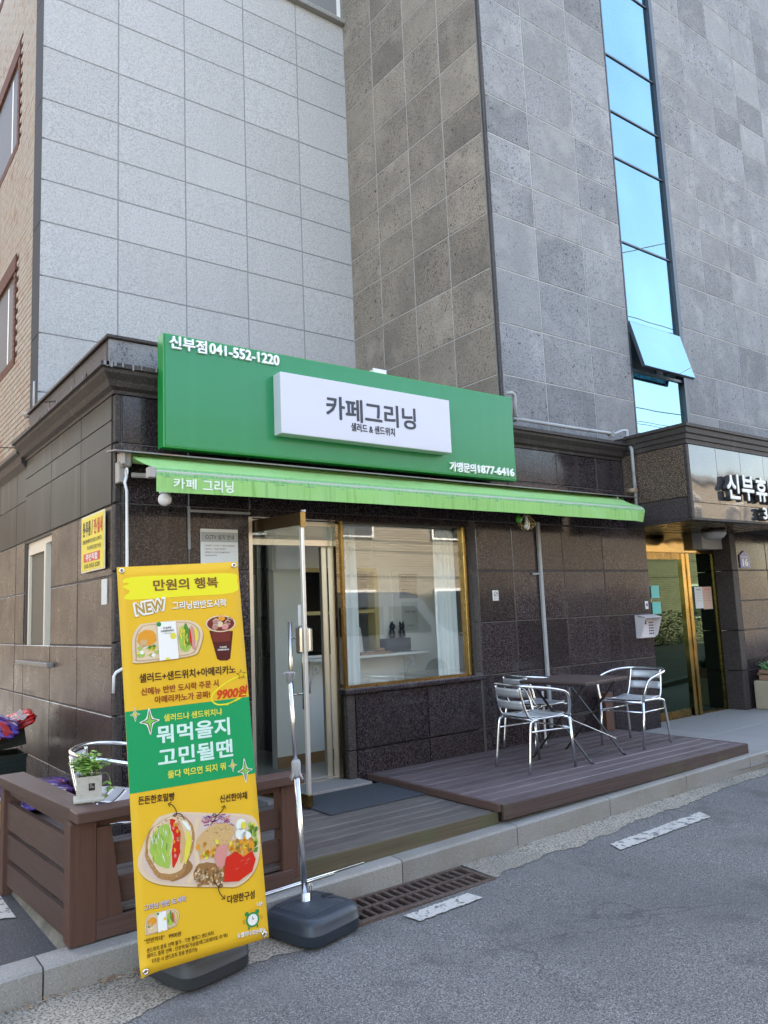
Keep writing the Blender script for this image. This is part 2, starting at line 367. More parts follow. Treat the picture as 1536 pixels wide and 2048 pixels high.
LEAF = M('basil_leaf', (.14, .30, .035), rough=.45, spec=.4, shift=False, specks=((40, .4, .6, (.30, .48, .09), .7, 2), (25, .55, .7, (.07, .17, .03), .7, 1)))
LEAFD = M('dark_grass_leaf', (.05, .16, .035), rough=.4, shift=False, specks=((50, .45, .6, (.10, .25, .07), .7, 1),))
LEAFB = M('dry_leaf', (.23, .115, .055), rough=.8, shift=False, specks=((30, .45, .6, (.42, .29, .16), .8, 2),))
CREAMB = M('cream_brick', (.45, .40, .33), rough=.85, shift=False, specks=((9, .50, .62, (.42, .30, .21), .6, 3), (3, .60, .72, (.34, .18, .12), .6, 2)), bump=(60, .4, .004))
REDB = M('red_brick', (.16, .07, .045), rough=.85, shift=False, specks=((14, .5, .65, (.11, .045, .03), .6, 3),), bump=(60, .4, .004))
MORT = M('mortar', (.10, .09, .075), rough=.95)
TROUGH = M('concrete_trough', (.42, .36, .26), rough=.85, stain=((5, .5, .7, (.30, .24, .15), .6),), bump=(30, .3, .006))
BLUEP = M('blue_plaque', (.10, .12, .36), rough=.3)
YEL = M('yellow_sticker', (.80, .66, .02), rough=.35)
REDP = M('red_print', (.62, .020, .02), rough=.4)
BLKP = M('black_print', (.02, .018, .014), rough=.4)
TEAL = M('teal_sticker', (.12, .55, .52), rough=.4)
BEIGE = M('beige_panel', (.62, .58, .60), rough=.45)
LAMPG = M('frosted_lamp_glass', (.45, .46, .46), rough=.25)
BRASSL = M('thin_gold_wire', (.55, .42, .18), rough=.3, metal=.8)
BULB = M('white_bulb', (.85, .85, .80), rough=.2)
GL_SHOP = glass('shop_window_glass', (.95, .97, .96), f0=.085)
GL_DOOR = glass('door_leaf_glass', (.90, .94, .93), f0=.06)
GL_BLUE = glass('blue_reflective_glass', (.30, .50, .56), (.45, .68, .77), f0=.52, wav=(1.2, .10, .01, .9))
GL_GREEN = glass('green_entrance_glass', (.035, .11, .085), (.50, .70, .50), f0=.07)
GL_WIN = glass('plain_window_glass', (.35, .45, .42), f0=.25)
GL_SCR = glass('bottle_brown_glass', (.42, .35, .24), (.9, .8, .6), f0=.18)

# ------------------------------------------------------------------ lettering
def text_mesh(s, w, h, depth=0.0, bold=0.02, mats=None, shear=0):
    """lettering as a mesh w by h; heavier weights are the same outline repeated a hair apart"""
    c = bpy.data.curves.new('lettering', 'FONT'); c.body = s; c.resolution_u = 3; c.shear = shear
    c.extrude = .05 if depth else 0
    o = bpy.data.objects.new('lettering', c)
    me = bpy.data.meshes.new_from_object(o)
    bpy.data.objects.remove(o); bpy.data.curves.remove(c)
    xs = [v.co.x for v in me.vertices]; ys = [v.co.y for v in me.vertices]
    x0, x1, y0, y1 = min(xs), max(xs), min(ys), max(ys); e = bold
    if bold > 0:
        bm = bmesh.new(); bm.from_mesh(me)
        src = bm.verts[:]+bm.edges[:]+bm.faces[:]
        offs = [(e, e), (-e, e), (e, -e), (-e, -e), (0, e*1.25), (0, -e*1.25), (e*1.25, 0), (-e*1.25, 0)]
        if e < .015: offs = offs[:4]
        for k, (dx, dy) in enumerate(offs):
            g = bmesh.ops.duplicate(bm, geom=src)['geom']
            dz = (k+1)*(.0016 if depth else .00012/h)
            bmesh.ops.translate(bm, verts=[v for v in g if isinstance(v, bmesh.types.BMVert)], vec=(dx, dy, -dz))
        bm.to_mesh(me); bm.free()
    else: e = 0
    x0 -= e; x1 += e; y0 -= e; y1 += e
    for v in me.vertices:
        v.co = (((v.co.x-x0)/(x1-x0)-.5)*w, ((v.co.y-y0)/(y1-y0)-.5)*h, (v.co.z/.05*depth/2) if depth else v.co.z*h)
    me.materials.clear()
    for m in (mats if isinstance(mats, (list, tuple)) else [mats]): me.materials.append(m)
    if isinstance(mats, (list, tuple)) and len(mats) > 1:
        for p in me.polygons: p.material_index = 0 if p.normal.z > .5 else 1
    me.name = 'lettering'
    return me

def place(me, name, o, right, up, parent=None, **kw):
    """mesh built in its own x/y plane, put at world point o"""
    ob = bpy.data.objects.new(name, me); C.objects.link(ob)
    right = Vector(right).normalized(); up = Vector(up).normalized(); n = right.cross(up)
    mt = Matrix((right, up, n)).transposed()
    p = Vector(o)
    if parent is not None: ob.parent = parent; p = p - origin(parent)
    ob.location = p; ob.rotation_euler = mt.to_euler()
    return tag(ob, **kw)
def wall_text(s, x0, x1, z0, z1, y, mat, parent, bold=.02, depth=0, name='lettering'):
    return place(text_mesh(s, x1-x0, z1-z0, depth, bold, mat), name, ((x0+x1)/2, y, (z0+z1)/2), (1, 0, 0), (0, 0, 1), parent)

# ------------------------------------------------------------------ stone panels
_pc = {}
def panel_mesh(w, h, mat, t=.03, ch=.004):
    k = (round(w, 3), round(h, 3), mat.name, t, ch)
    if k not in _pc:
        bm = bmesh.new(); a, b = w/2, h/2
        r0 = [bm.verts.new(p) for p in ((-a, t, -b), (a, t, -b), (a, t, b), (-a, t, b))]
        r1 = [bm.verts.new(p) for p in ((-a, ch, -b), (a, ch, -b), (a, ch, b), (-a, ch, b))]
        r2 = [bm.verts.new(p) for p in ((-a+ch, 0, -b+ch), (a-ch, 0, -b+ch), (a-ch, 0, b-ch), (-a+ch, 0, b-ch))]
        bm.faces.new(r2)
        for A, B in ((r0, r1), (r1, r2)):
            for i in range(4): bm.faces.new((A[i], A[(i+1) % 4], B[(i+1) % 4], B[i]))
        bmesh.ops.recalc_face_normals(bm, faces=bm.faces[:])
        me = bpy.data.meshes.new('panel'); bm.to_mesh(me); bm.free(); me.materials.append(mat); _pc[k] = me
    return _pc[k]
def panels_y(xs, zs, y, mat, parent, gap=.006, holes=(), jit=.0015, name='panel', ch=.004):
    """panels facing -Y between successive xs / zs"""
    for i in range(len(xs)-1):
        for j in range(len(zs)-1):
            x0, x1, z0, z1 = xs[i], xs[i+1], zs[j], zs[j+1]
            cx, cz = (x0+x1)/2, (z0+z1)/2
            if any(a < cx < b and c < cz < d for a, b, c, d in holes): continue
            m = mat(i, j) if callable(mat) else mat
            inst(name, panel_mesh(x1-x0-gap, z1-z0-gap, m, ch=ch), (cx, y+random.uniform(0, jit), cz), 0, parent)
def panels_x(ys, zs, x, mat, parent, gap=.006, holes=(), jit=.0015, name='panel', ch=.004):
    """panels facing -X"""
    for i in range(len(ys)-1):
        for j in range(len(zs)-1):
            y0, y1, z0, z1 = ys[i], ys[i+1], zs[j], zs[j+1]
            cy, cz = (y0+y1)/2, (z0+z1)/2
            if any(a < cy < b and c < cz < d for a, b, c, d in holes): continue
            m = mat(i, j) if callable(mat) else mat
            inst(name, panel_mesh(y1-y0-gap, z1-z0-gap, m, ch=ch), (x+random.uniform(0, jit), cy, cz), R(-90), parent)

# ================================================================== GROUND
def zr(x): return .015*(x-1)+.005
def kt(x): return .152+.0145*(x-.9)
GX0, GX1, GY0, GY1 = 2.46, 3.52, 3.735, 4.045       # drain pit
mb = MB()
xs = [-60, -5, GX0, GX1, 9, 80]; ys = [-60, -3, GY0, GY1, 4.30, 60]
def roadz(x): return zr(max(-5, min(9, x)))
for i in range(len(xs)-1):
    for j in range(len(ys)-1):
        x0, x1, y0, y1 = xs[i], xs[i+1], ys[j], ys[j+1]
        if (x0, y0) == (GX0, GY0): continue
        mb.quad((x0, y0, roadz(x0)), (x1, y0, roadz(x1)), (x1, y1, roadz(x1)), (x0, y1, roadz(x0)))
road = mb.build('road', ASPH, centre=False); tag(road, 'worn grey asphalt street in front of the kerb', 'road', kind='structure')

# gutter strip of exposed concrete, ragged towards the road
mb = MB()
def sy(x):
    e = 3.70 + (.02*(x-1) if x < 3.6 else .05+.045*(x-3.6)) + .018*math.sin(x*5.1)+.012*math.sin(x*13.7+1)+random.uniform(-.018, .018)
    if x < 1.8: e -= (1.8-x)*.16
    return e
def strip_seg(xa, xb, back=4.06):
    n = max(2, int((xb-xa)/.035)); pts = [(xa+(xb-xa)*k/n) for k in range(n+1)]
    fr = [(x, sy(x)) for x in pts]
    for (x0, y0), (x1, y1) in zip(fr, fr[1:]):
        mb.quad((x0, y0, zr(x0)+.004), (x1, y1, zr(x1)+.004), (x1, back, zr(x1)+.010), (x0, back, zr(x0)+.010))
strip_seg(-3, GX0-.03); strip_seg(GX1+.03, 14)
mb.build('gutter_strip', STRIP, centre=False, label='tan exposed-aggregate concrete gutter strip along the kerb', kind='structure')

# drain
dr = empty('drain_grate', (2.99, 3.89, zr(3)), 'rusty slotted iron drain grate in the gutter beside the plastic weight', 'drain grate')
mb = MB(); z = zr(3)-.30
mb.box(GX0-.02, GX1+.02, GY0-.02, GY1+.02, z-.02, z)
for a in ((GX0-.03, GX0, GY0, GY1), (GX1, GX1+.03, GY0, GY1), (GX0, GX1, GY0-.03, GY0), (GX0, GX1, GY1, GY1+.004)):
    mb.box(*a, z, zr(3)-.012)
mb.build('pit', PIT, dr)
mb = MB()
for x0, x1, y0, y1 in ((GX0-.02, GX1+.02, GY0-.022, GY0+.012), (GX0-.02, GX1+.02, GY1-.016, GY1+.004), (GX0-.02, GX0+.014, GY0+.012, GY1-.016), (GX1-.014, GX1+.02, GY0+.012, GY1-.016)):
    mb.box(x0, x1, y0, y1, zr(3)-.02, zr(3)+.014, bev=.003)
ym = (GY0+GY1)/2
mb.box(GX0+.014, GX1-.014, ym-.013, ym+.013, zr(3)-.02, zr(3)+.011)
mb.build('frame', IRON, dr)
nb = 17; px = (GX1-GX0-.03)/nb
bars = {}
for row, (ya, yb) in enumerate(((GY0+.012, ym-.013), (ym+.013, GY1-.016))):
    bl = yb-ya
    if row not in bars:
        b = MB(); b.box(-.012, .012, -bl/2, bl/2, -.014, .010, bev=.003); bars[row] = b.mesh('bar', IRON)
    for k in range(nb+1):
        x = GX0+.016+k*px
        if k in (0, nb): continue
        inst('bar', bars[row], (x, (ya+yb)/2, zr(3)+random.uniform(-.001, .001)), R(random.uniform(-1, 1)), dr)

# painted marks
def mark(x0, x1, y0, y1, sk=0.0):
    b = MB(); n = 60; top = []; bot = []
    for k in range(n+1):
        x = x0+(x1-x0)*k/n
        top.append((x+sk*.5, y1+random.uniform(-.006, .005))); bot.append((x, y0+random.uniform(-.006, .006)))
    for k in range(n):
        b.quad((*bot[k], zr(bot[k][0])+.008), (*bot[k+1], zr(bot[k+1][0])+.008), (*top[k+1], zr(top[k+1][0])+.008), (*top[k], zr(top[k][0])+.008))
    return b.build('road_marking', PAINT, road)
mark(2.78, 3.26, 3.535, 3.655, -.03); mark(4.50, 5.60, 3.50, 3.63, .12); mark(7.0, 8.1, 3.50, 3.63)

# kerb
kb = empty('kerb', (4, 4.13, .1), 'pale grey granite kerb stones along the street', 'kerb', kind='structure')
kj = [-2.1, -1.08, -.05, .974, 2.02, 3.07, 4.09, 5.12, 6.16, 7.21]
for a, b in zip(kj, kj[1:]):
    m = MB(); poly = [(4.05, zr(a)-.1), (4.05, None), (4.065, None), (4.215, None), (4.215, zr(a)-.1)]
    def pf(x):
        t = kt(x); return [(x, 4.052, zr(x)-.12), (x, 4.05, t-.014), (x, 4.062, t-.002), (x, 4.075, t), (x, 4.215, t+.002), (x, 4.215, zr(x)-.12)]
    A = [m.bm.verts.new(p) for p in pf(a+.004)]; B = [m.bm.verts.new(p) for p in pf(b-.004)]
    m._fin([m.bm.faces.new(A), m.bm.faces.new(B[::-1])]+[m.bm.faces.new((A[k], A[(k+1) % 6], B[(k+1) % 6], B[k])) for k in range(6)])
    m.build('kerb_stone', KERB, kb)
# the kerb swings gently and drops towards the entrance
prev = Vector((7.21, 4.05)); ang = 0
for k in range(7):
    ang -= R(2.0); nx = prev + Vector((math.cos(ang), math.sin(ang)))*1.03
    m = MB(); t0 = kt(prev.x)-.006*k; t1 = kt(nx.x)-.006*(k+1); nrm = Vector((-math.sin(ang), math.cos(ang)))
    def rg(p, t, e):
        p = p+Vector((math.cos(ang), math.sin(ang)))*e
        return [(p.x, p.y, t-.3), (p.x, p.y, t-.012), (p.x+nrm.x*.015, p.y+nrm.y*.015, t), (p.x+nrm.x*.165, p.y+nrm.y*.165, t), (p.x+nrm.x*.165, p.y+nrm.y*.165, t-.3)]
    A = [m.bm.verts.new(p) for p in rg(prev, t0, .004)]; B = [m.bm.verts.new(p) for p in rg(nx, t1, -.004)]
    m._fin([m.bm.faces.new(A), m.bm.faces.new(B[::-1])]+[m.bm.faces.new((A[i], A[(i+1) % 5], B[(i+1) % 5], B[i])) for i in range(5)])
    m.build('kerb_stone', KERB, kb); prev = nx

# pavement slabs near the entrance, rough ground under the decks, alley
pv = empty('pavement', (10, 5, .2), 'pale granite pavement in front of the apartment entrance', 'pavement', kind='structure')
pxs = [4.0, 7.28, 8.32, 9.5, 10.7, 11.9, 13.1, 15.5]; pys = [4.22, 5.02, 6.9]
mb = MB(); mb.quad((3.9, 4.215, .150), (20, 3.3, .150), (20, 9, .150), (3.9, 9, .150)); mb.build('pavement_bed', JOINT_D, pv, centre=False)
for i in range(len(pxs)-1):
    for j in range(len(pys)-1):
        b = MB(); y0 = pys[j] if j else 4.222
        b.box(pxs[i]+.003, pxs[i+1]-.003, y0+.003, pys[j+1]-.003, .155, .221+random.uniform(0, .002), bev=.003)
        b.build('paving_slab', PAVE, pv)
mb = MB()
mb.quad((7.28, 4.222, .219), (7.6, 3.9, .219), (15.5, 3.2, .205), (15.5, 4.222, .219)); mb.build('pavement_edge', PAVE, pv, centre=False)
mb = MB(); mb.box(-.5, 3.98, 4.222, 5.2, .02, .11); mb.build('ground', ALLEY, centre=False, label='dark bare ground under the low deck behind the kerb', kind='structure')
mb = MB(); mb.quad((-8, 4.216, .105), (1.3, 4.216, .112), (1.3, 26, .112), (-8, 26, .105))
al = mb.build('alley', ALLEY, centre=False, label='dark asphalt side alley left of the wooden fence', kind='structure')
mb = MB(); mb.quad((-3, 4.72, .118), (.98, 4.98, .118), (1.0, 5.06, .118), (-3, 4.80, .118)); mb.quad((.98, 4.98, .1185), (1.04, 4.94, .1185), (1.06, 6.4, .1185), (.96, 6.4, .1185))
mb.build('road_marking', PAINT, al, centre=False)

# ================================================================== APARTMENT TOWER
ROWS = [3.55, 4.275, 4.880, 5.520, 6.175, 6.680, 7.165, 7.66, 8.30, 8.95, 9.45, 9.95, 10.60, 11.25, 11.9, 12.55, 13.2]
LROWS = [3.35, 4.20, 4.855, 5.505, 6.133, 6.620, 7.110, 7.590, 8.230, 8.88, 9.38, 9.87, 10.36, 10.86, 11.5, 12.15, 12.8]
TX, TY, LY, LX = 6.067, 5.85, 8.60, 1.925
tower = empty('apartment_building', (8, 8, 0), 'tall apartment building clad in grey stone with a blue window strip, above the cafe', 'building')
w = MB(); w.box(LX+.02, TX+.06, LY+.006, LY+.35, 0.0, 13.2); lw_ = w.build('light_wall', JOINT_D, tower)
lxs = [LX, 2.775, 3.605, 4.436, 5.262, TX+.02]
panels_y(lxs, LROWS, LY, G_LIGHT, lw_, gap=.013, holes=[(5.27, 6.05, 10.4, 12.2), (4.44, 5.27, 10.4, 12.2)])
for (a, b) in ((5.27, TX-.0),):
    wf = MB()
    wf.box(4.45, 6.04, LY-.005, LY+.06, 10.42, 10.48); wf.box(5.98, 6.04, LY-.004, LY+.06, 10.48, 12.1); wf.box(4.45, 4.51, LY-.004, LY+.06, 10.48, 12.1)
    wf.box(5.22, 5.28, LY-.003, LY+.05, 10.48, 12.1); wf.box(4.45, 6.04, LY-.004, LY+.06, 12.1, 12.16)
    wo_ = wf.build('window', PVCW, tower)
    for (p, q) in ((4.51, 5.22), (5.28, 5.98)):
        g = MB(); g.box(p, q, LY+.02, LY+.028, 10.48, 12.1); g.build('pane', GL_WIN, wo_)
    g = MB(); g.box(4.3, TX-.005, LY-.09, LY+.0, 10.335, 10.395, bev=.004); g.build('window_sill', SILLG, wo_)
# left return of the tower, polished dark
w = MB(); w.box(LX+.03, LX+.3, LY+.36, 13.5, 0, 10.2); lr = w.build('left_return_wall', JOINT_B, tower)
panels_x([LY+.002, 8.955], [0.3, 3.2, 4.85, 6.13, 7.59, 8.88, 10.36, 11.5, 12.8], LX+.004, M('matt_dark_stone', (.075, .078, .085), rough=.75, spec=.08), lr)
# dark side wall
w = MB(); w.box(TX+.006, TX+.3, TY+.05, LY+.03, 3.0, 13.2); dw = w.build('side_wall', JOINT_L, tower)
panels_x([TY+.045, 6.555, 7.228, 7.927, LY-.002], ROWS, TX, G_BASALT_BOUNCE, dw, gap=.012)
c_ = MB(); c_.box(TX-.002, TX+.03, TY-.002, TY+.03, 3.5, 13.2, bev=.006); c_.build('corner_strip', G_TRIM, tower)
# street wall with the window strip
SX0, SX1 = 8.50, 9.68
w = MB(); w.box(TX+.06, SX0-.01, TY+.006, TY+.3, 3.0, 13.2); w.box(SX1+.08, 15.5, TY+.006, TY+.3, 2.4, 13.2)
fw = w.build('street_wall', JOINT_L, tower)
panels_y([TX+.045, 6.825, 7.70, SX0-.008], ROWS, TY, G_BASALT, fw, gap=.011)
panels_y([SX1+.075, 10.48, 11.25, 12.02, 12.80, 13.6, 14.4, 15.2], ROWS, TY, G_BASALT, fw, gap=.011)
w = MB(); w.box(SX0-.008, SX0+.012, TY-.004, TY+.12, 3.6, 13.2); w.box(SX1-.004, SX1+.072, TY-.004, TY+.12, 3.6, 13.2)
for zz in (5.378, 6.49, 7.70, 8.382, 9.232, 10.44, 11.5): w.box(SX0+.012, SX1-.004, TY+.03, TY+.12, zz-.011, zz+.011)
w.box(SX0+.012, SX1-.004, TY+.02, TY+.12, 4.70, 4.735)
ws = w.build('window_strip', BLACKF, tower)
for z0, z1 in ((3.6, 4.70), (5.396, 6.472), (6.508, 7.682), (7.718, 8.364), (8.40, 9.214), (9.25, 10.42), (10.46, 11.48)):
    g = MB(); g.box(SX0+.012, SX1-.004, TY+.045, TY+.055, z0, z1); g.build('pane', GL_BLUE, ws)
g = MB()
for zz, z1 in ((6.508, 7.682), (9.25, 10.42), (7.72, 8.36)):
    for k in range(5 if zz != 7.72 else 0): g.box(8.66+k*.115, 8.685+k*.115, TY+.16, TY+.185, zz+.1, z1-.22)
    if zz != 7.72: g.box(8.62, 9.2, TY+.16, TY+.185, z1-.22, z1-.19)
g.build('stair_railing', WHITEM, ws)
g = MB(); g.box(SX0, SX1, TY+.6, TY+.65, 3.5, 13.2); g.build('stair_back_wall', WALLW, ws)
# the open top-hung sash
sa = R(15); hz, L_ = 5.36, .675
def sp(x, d, off): return (x, TY-.005-math.sin(sa)*d-math.cos(sa)*off, hz-math.cos(sa)*d+math.sin(sa)*off)
def sash(mb_, x0, x1, d0, d1, o0, o1):
    vs = [mb_.bm.verts.new(sp(x, d, o)) for x in (x0, x1) for d in (d0, d1) for o in (o0, o1)]
    for q in ((0, 1, 3, 2), (4, 6, 7, 5), (0, 4, 5, 1), (2, 3, 7, 6), (0, 2, 6, 4), (1, 5, 7, 3)): mb_._fin([mb_.bm.faces.new([vs[i] for i in q])])
xa, xb = SX0+.014, SX1-.02
m = MB()
sash(m, xa, xa+.03, 0, L_, -.035, .004); sash(m, xb-.03, xb, 0, L_, -.035, .004); sash(m, xa+.03, xb-.03, 0, .03, -.035, .004); sash(m, xa+.03, xb-.03, L_-.03, L_, -.035, .004)
of = m.build('open_sash', BLACKF, tower); of['label'] = 'blue glass top-hung window sash standing open'
m = MB(); sash(m, xa+.006, xb-.006, .006, L_-.006, .005, .009); m.build('pane', GL_BLUE, of)
m = MB(); m.box(SX0, SX1, TY+.3, TY+.32, 4.6, 5.4); m.box(9.2, 9.35, TY+.1, TY+.12, 4.74, 4.86); m.build('sash_stay_and_dark_sheet', DARKI, of)  # stay, and an added dark sheet closing the view behind the open sash
# tower mass, plus an unseen block at the right added to shade the street
w = MB(); w.box(15.5, 34, 6.2, 14, 0, 14.8); w.box(TX+.4, 15.5, 6.7, 14, 2.7, 13.2); w.box(LX+.35, TX+.4, LY+.4, 14, 3.3, 13.2); w.build('core', WALLW, tower)

# ================================================================== BRICK BUILDING on the left
bb = empty('brick_building', (2.6, 11, 0), 'cream brick building seen edge-on at the far left, with brown-framed windows', 'building')
BX = 1.93
w = MB(); w.box(BX+.03, BX+.25, 8.96, 9.93, 0, 12.5)
for z0, z1 in ((0, 4.95), (6.045, 7.75), (8.915, 10.6), (11.7, 12.5)): w.box(BX+.03, BX+.25, 9.93, 11.45, z0, z1)
w.box(BX+.03, BX+.25, 11.45, 14, 0, 12.5)
w.build('mortar_wall', MORT, bb)
WINZ = [(4.95, 6.045), (7.75, 8.915), (10.6, 11.7)]
br = MB(); rd = MB(); z = 1.9; k = 0
while z < 12.2:
    y = 8.96-(.1 if k % 2 else 0)
    while y < 13.2:
        y0, y1 = max(y, 8.96), y+.19; zc = z+.028
        inwin = any(a-.11 < zc < b+.21 and y1 > 9.82 and y0 < 11.56 for a, b in WINZ)
        if not inwin:
            j = random.uniform(-.0012, .0012); br.box(BX+j, BX+.032, y0, y1, z, z+.057)
        y += .20
    z += .067; k += 1
for a, b in WINZ:
    y = 9.82
    while y < 11.5:
        rd.box(BX-.006, BX+.20, y, y+.057, a-.11, a-.003); rd.box(BX-.006, BX+.10, y, y+.057, b+.003, b+.20); y += .067
    z = a+.005
    while z < b-.05: rd.box(BX-.002, BX+.15, 9.82, 9.925, z, z+.057); z += .067
bo = br.build('brickwork', CREAMB, bb); bo['kind'] = 'stuff'
ro = rd.build('red_brick_surround', REDB, bb); ro['kind'] = 'stuff'
for a, b in WINZ:
    m = MB(); xx = BX+.035
    m.box(xx, xx+.07, 9.93, 9.98, a, b); m.box(xx, xx+.07, 11.40, 11.45, a, b); m.box(xx, xx+.07, 9.98, 11.40, a, a+.05); m.box(xx, xx+.07, 9.98, 11.40, b-.05, b)
    m.box(xx-.01, xx+.05, 10.30, 10.36, a+.05, b-.05)
    f_ = m.build('window', PVC, bb)
    g = MB(); g.box(xx+.03, xx+.036, 9.98, 10.30, a+.05, b-.05); g.build('pane', GL_WIN, f_)
    g = MB(); g.box(xx+.02, xx+.026, 10.36, 11.40, a+.05, b-.05); g.build('insect_screen', SCREEN, f_)
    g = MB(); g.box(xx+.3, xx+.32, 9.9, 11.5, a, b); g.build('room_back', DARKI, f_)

# ================================================================== CAFE BUILDING (single storey, brown granite)
FY, SXW = 5.75, 1.834
shop = empty('cafe_building', (4.5, 7, 0), 'single-storey cafe building faced in dark brown polished granite under the green sign', 'building')
w = MB()
w.box(SXW+.03, 2.93, FY+.010, FY+.25, .05, 3.5); w.box(2.93, 5.38, FY+.010, FY+.25, 2.56, 3.5); w.box(3.86, 5.38, FY+.06, FY+.25, .05, 1.02)
w.box(5.38, 8.345, FY+.010, FY+.25, .05, 3.5); w.box(8.345, 10.40, FY+.031, FY+.2, 2.66, 3.5); w.box(10.42, 15.5, FY+.010, FY+.25, .05, 3.0)
fwall = w.build('front_wall', JOINT_B, shop)
RW = [.02, .545, 1.055, 1.575, 2.095, 2.60]
panels_y([SXW+.055, 2.405, 2.935], RW, FY, G_BROWN, fwall, gap=.010, ch=.006)
panels_y([5.465, 5.98, 6.78, 7.48, 8.345], RW, FY, G_BROWN, fwall, gap=.010, ch=.006)
panels_y([SXW+.055, 2.405, 2.935, 3.90, 4.75, 5.465, 5.98, 6.78, 7.48, 7.965], [2.60, 3.055, 3.435], FY, G_BROWN, fwall, gap=.010, ch=.006)
panels_y([3.925, 4.748, 5.44], [.02, .545, 1.02], FY, G_BROWN, fwall, gap=.010, ch=.006)
panels_y([10.40, 11.20, 12.0, 12.8, 13.6, 14.4], [.18, .74, 1.28, 1.68, 2.10, 2.62, 3.0], FY, G_BROWN, fwall, gap=.010, ch=.006)
# pilasters and corner trim
m = MB()
for a, b in zip(RW+[3.055], (RW+[3.055, 3.435])[1:]): m.box(SXW+.001, SXW+.050, FY-.004, FY+.06, a+.005, b-.005, bev=.008)
m.build('corner_trim', G_TRIM, fwall)
m = MB()
for a, b in ((.02, .545), (.545, 1.02)): m.box(3.835, 3.918, FY-.002, FY+.16, a+.004, b-.004, bev=.005)
m.build('pilaster', G_TRIM, fwall)
m = MB()
for a, b in ((1.09, 1.575), (1.575, 2.095), (2.095, 2.60)): m.box(5.385, 5.455, FY-.001, FY+.10, a+.004, b-.004, bev=.006)
m.build('pilaster', G_TRIM, fwall)
m = MB()
for a, b in ((.2, .74), (.74, 1.28), (1.28, 2.10), (2.10, 2.62)): m.box(10.25, 10.39, FY-.01, FY+.26, a+.004, b-.004, bev=.006)
m.build('pilaster', G_TRIM, fwall)
m = MB(); m.box(3.80, 4.60, FY-.045, FY+.10, 1.024, 1.072, bev=.012, seg=2); m.box(4.606, 5.46, FY-.045, FY+.10, 1.024, 1.072, bev=.012, seg=2)
m.build('window_sill', G_BROWN, fwall)
m = MB(); m.box(2.94, 5.38, FY+.005, FY+.10, 2.545, 2.60); m.build('lintel', G_BROWN, fwall)
# side wall
w = MB(); w.box(SXW+.010, SXW+.25, FY+.06, 7.55, .05, 3.5); w.box(SXW+.010, SXW+.25, 7.55, 8.60, .05, 1.36); w.box(SXW+.010, SXW+.25, 7.55, 8.60, 2.57, 3.5); w.box(SXW+.010, SXW+.25, 8.60, 13.4, .05, 3.45)
swall = w.build('side_wall', JOINT_B, shop)
panels_x([FY+.055, 6.70, 7.56, 8.62, 9.02, 9.9, 10.8, 11.7, 12.6, 13.4], [.05, .51, 1.055, 1.55, 2.065, 2.595], SXW, G_SIDE, swall, gap=.010, ch=.006, holes=[(7.55, 8.62, 1.36, 2.6)])
panels_x([FY+.055, 6.60, 7.56, 8.58], [2.597, 3.055, 3.24, 3.435], SXW-.008, G_DARKG, swall, gap=.006, ch=.003)
panels_x([8.60, 9.02, 9.9, 10.8, 11.7, 12.6, 13.4], [2.597, 3.02, 3.45], SXW-.002, G_DARKG, swall, gap=.006, ch=.003)
panels_x([7.55, 8.62], [1.1, 1.36], SXW, G_SIDE, swall, gap=.010)
m = MB(); m.box(SXW-.05, SXW+.12, 7.45, 8.74, 1.355, 1.393, bev=.004); m.build('window_sill', SILLG, swall)
m = MB(); xx = SXW+.035
m.box(xx, xx+.09, 7.56, 7.61, 1.395, 2.57); m.box(xx, xx+.09, 8.55, 8.61, 1.395, 2.57); m.box(xx, xx+.09, 7.61, 8.55, 1.395, 1.46); m.box(xx, xx+.09, 7.61, 8.55, 2.51, 2.57)
m.box(xx-.012, xx+.04, 7.86, 7.91, 1.46, 2.51); m.box(xx-.012, xx+.04, 8.50, 8.55, 1.46, 2.51); m.box(xx-.012, xx+.04, 7.91, 8.50, 1.46, 1.53); m.box(xx-.012, xx+.04, 7.91, 8.50, 2.44, 2.51)
sw = m.build('window', PVC, swall)
g = MB(); g.box(xx+.012, xx+.018, 7.91, 8.50, 1.53, 2.44); g.build('insect_screen', SCREEN, sw)
g = MB(); g.box(xx+.055, xx+.062, 7.61, 8.5, 1.46, 2.51); g.build('pane', GL_WIN, sw)
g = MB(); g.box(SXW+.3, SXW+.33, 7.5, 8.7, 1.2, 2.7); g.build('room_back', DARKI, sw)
# cornice
prof = [(0, 3.43), (.015, 3.43), (.02, 3.455), (.055, 3.475), (.075, 3.515), (.12, 3.56), (.125, 3.585), (.150, 3.592), (.150, 3.625), (0, 3.64)]
m = MB()
def c0(p): return (SXW-p[0], FY-p[0], p[1])
m.prism(prof, c0, lambda p: (7.965, FY-p[0], p[1]))
m.prism(prof, lambda p: (SXW-p[0], 8.60, p[1]), c0)
m.box(SXW, 7.965, FY, FY+.25, 3.43, 3.638); m.box(SXW, SXW+.25, FY+.2, 8.6, 3.43, 3.637)
m.build('cornice', G_TRIM, shop)
m = MB()
for k in range(44):
    xq = SXW-.13+random.random()**1.2*4.2; wq = random.uniform(.006, .03); m.box(xq, xq+wq, FY-.1525, FY-.148, 3.600-random.random()*.02, 3.6265)
for k in range(14):
    yq = FY+random.random()*2.5; m.box(SXW-.1525, SXW-.148, yq, yq+random.uniform(.01, .05), 3.60, 3.6265)
m.build('cornice_lime_stain', M('lime_stain', (.22, .22, .22), rough=.9), shop)['kind'] = 'stuff'
prof2 = [(0, 3.36), (.05, 3.42), (.06, 3.50), (.10, 3.52), (.10, 3.55), (0, 3.56)]
m = MB(); m.prism(prof2, lambda p: (SXW-p[0], 13.4, p[1]), lambda p: (SXW-p[0], 8.605, p[1])); m.build('cornice', G_TRIM, shop)
